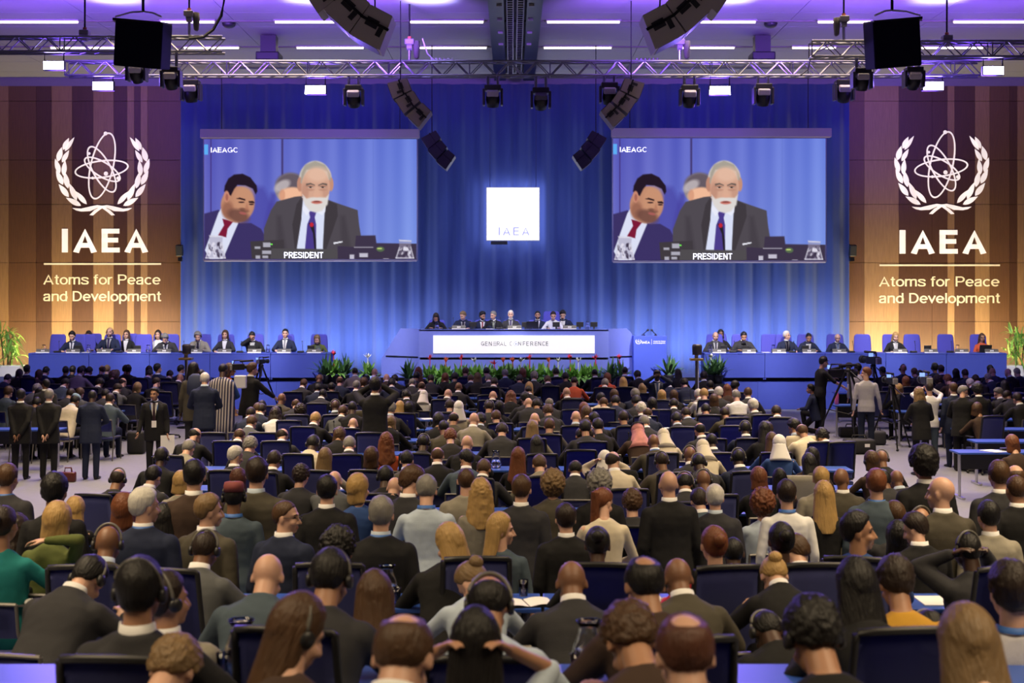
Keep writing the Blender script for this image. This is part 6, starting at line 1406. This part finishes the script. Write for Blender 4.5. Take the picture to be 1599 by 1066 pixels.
bag('handbag', 107, 752, F * CZ / (752 - HY), .26, .12, .17, mat('bag_oxblood', (.10, .016, .012), .4), 'small dark red handbag on the floor of the left aisle'); bag('backpack', 214, 708, F * CZ / (708 - HY), .34, .3, .46, bagm, 'black backpack leaning against a chair at the left aisle', 'backpack')
PHN = lambda loc, lab, r_=0: tag((lambda o: (setattr(o, 'location', loc), setattr(o, 'rotation_euler', (R(10), 0, r_)), o)[2])(MB().box((0, 0, 0), (.078, .009, .155), bevel=.004).obj('phone', blackp)), lab, 'phone')
ob, p, sc = stander(1026, 581, 72, 'standcam', 180, 0, 's', 'k', '4', 'j', 'N', 'man in navy suit and blue tie facing the camera, photographing with a phone', collar='W', front='W', tie=TIES['b'])
PHN((handpos(ob, p, sc, 1) + handpos(ob, p, sc, -1)) / 2, 'phone held before the face of the man in the blue tie', R(0))
for e in PEOPLE:
    if e['standing'] and e['x'] in (1453, 586, 1507):
        p = pose([t for t in e['o'] if t in POSES][0], e['fem']); sc = e['ob'].scale[0]
        a, b = handpos(e['ob'], p, sc, 1), handpos(e['ob'], p, sc, -1)
        if e['x'] == 1507: PHN(a, 'phone in the hand of the man with glasses in the right aisle', R(30))
        elif e['x'] == 1453: camera_at((a + b) / 2 + Vector((0, 0, .04)), 0, 'video camera raised by the photographer in the white T-shirt', 1.1)
        else: camera_at((a + b) / 2 + Vector((0, .02, -.02)), 0, 'small camera raised by the man standing in the middle of the audience', .7)
# ---------------------------------------------------------------- things on the audience tables
def zt_(d): return floor_z(d) + .74
def ontable(mk, x, d, label, cat, group, rzv=0, sc=1.0): place(mk, ((x - 800) * px(d), d, zt_(d)), label, cat, group, rzv, sc)
for x, d, lab in ((605, 9.78, 'glass water jug beside the hand of the blond woman with glasses'), (447, 22.9, 'glass water jug beside the balding man turned right'), (584, 18.8, 'glass water jug between two women in the fifth visible row'), (775, 20.9, 'glass water jug right of the man with brown hair, middle of the hall'), (920, 6.3, 'glass water jug on the nearest table, centre'), (377, 6.32, 'glass water jug on the nearest table, left of centre'), (1489, 6.25, 'large glass water jug on the nearest table at the right'), (915, 29.2, 'water jug on a table far back in the middle of the hall'), (178, 31.2, 'water jug on a table left of the left aisle')):
    ontable(water_jug, x, d, lab, 'jug', 'water jugs on the audience tables', sc=1.15)
for x, d, lab in ((619, 9.72, 'tumbler beside the jug of the blond woman'), (818, 9.98, 'tumbler behind the open notebook'), (350, 6.3, 'left tumbler beside the jug, left of centre'), (362, 6.36, 'right tumbler beside the jug, left of centre'), (903, 6.28, 'left tumbler beside the jug on the nearest table, centre'), (912, 6.4, 'rear tumbler beside the jug on the nearest table, centre'), (1512, 6.3, 'tumbler right of the large jug at the right'), (1262, 6.35, 'tumbler beside the curly haired person at the right')):
    ontable(tumbler, x, d, lab, 'glass', 'tumblers on the audience tables')
def notebook():
    t = empty('notebook', (0, 0, 0))
    for sx in (-1, 1): MB().grid(lambda u, v: Vector((sx * (.004 + .145 * u), (v - .5) * .21, .006 + .012 * math.sin(math.pi * u * .9))), 8, 2).obj('page', paper, t, True, False)
    MB().box((0, 0, .003), (.31, .22, .006)).obj('cover', blackp, t); return t
ontable(notebook, 822, 9.72, 'open white notebook on the table right of the empty chair', 'notebook', None, R(12), 1.15)
def mouse():
    t = empty('computer_mouse', (0, 0, 0)); MB().ell((0, 0, .012), (.032, .055, .022), None, 3).obj('shell', whitep, t, True); MB().box((0, .03, .033), (.008, .02, .006)).obj('wheel', blackp, t); return t
def mouse_pad():
    t = empty('mouse_pad', (0, 0, 0)); MB().box((0, 0, .003), (.30, .24, .006), bevel=.002).obj('pad', mat('pad_grey', (.05, .05, .06), .9), t); return t
ontable(mouse_pad, 34, 9.74, 'dark mouse pad on the table at the far left', 'mouse pad', None); place(mouse, ((47 - 800) * px(9.7), 9.7, zt_(9.7) + .006), 'pale computer mouse on the dark pad at the far left', 'mouse', None)
def headset_thing():
    t = empty('headset', (0, 0, 0)); h = link('band', small_mesh('band'), t); h.rotation_euler = (R(80), 0, 0); h.location = (0, .0, .03)
    for sx in (-1, 1): c_ = link('ear_cup', small_mesh('cup'), t); c_.location = (sx * .09, -.01, .035)
    return t
ontable(headset_thing, 22, 9.9, 'black headset lying on the table at the far left', 'headset', None, sc=1.2)
rnd = random.Random(5); TT = {}
for k in range(34):
    r_ = rnd.randrange(1, 12); TT.setdefault((r_, k % 2), []).append(rnd.uniform(-4.5, 4.5))
for (r_, m), L in TT.items():
    d = ROWS[r_] + .76
    for i, X in enumerate(sorted(L)): place((paper_sheet, mic_console)[m], (X, d, .74), '%s on the blue table before the %s seat row, %s from left' % (('white papers', 'black microphone console')[m], nth(r_ + 1), nth(i + 1)), ('papers', 'microphone')[m], ('papers', 'microphones')[m] + ' on the audience tables', rnd.uniform(-.4, .4))
for m, xs in ((1, (300, 1195, 1335)), (0, (150, 560, 1460, 1010))):
    for k, x in enumerate(xs): ontable((paper_sheet, mic_console)[m], x, 9.8, '%s, %s from left on the table by the high-backed chairs in front' % (('white papers', 'black microphone console')[m], nth(k + 1)), ('papers', 'microphone')[m], ('papers', 'microphones')[m] + ' on the audience tables')
# jackets hung over chair backs
for x, y, col, lab in ((1254, 682, 'I', 'cream jacket hung over a chair back at the right edge of the middle block'), (1247, 745, 'X', 'beige jacket hung over a chair back left of the blond person'), (554, 642, 'O', 'grey olive jacket hung over a chair behind the standing photographer'), (965, 736, 'K', 'black jacket hung over the chair of the woman in the headscarf')):
    d = F * 2.13 / (y - HY) + .0; b = MB()
    b.loft([[Vector((hw * math.cos(a), -.235 - .01 * (z < .9) + hd * math.sin(a) - .10 * (z - .5) * .8 + .06, z)) for a in [k * math.pi / 10 for k in range(20)]] for z, hw, hd in ((.50, .27, .06), (.70, .265, .065), (.9, .262, .07), (1.02, .255, .07), (1.075, .23, .05), (1.085, .15, .03))])
    o = b.obj('draped_jacket', cloth(col), None, True); o.location = ((x - 800) * px(d), d + .28, 0); tag(o, lab, 'jacket')
for o in [o for o in bpy.data.objects if o.get('_sc') is not None]: del o['_sc']
bpy.data.scenes.remove(TSC)
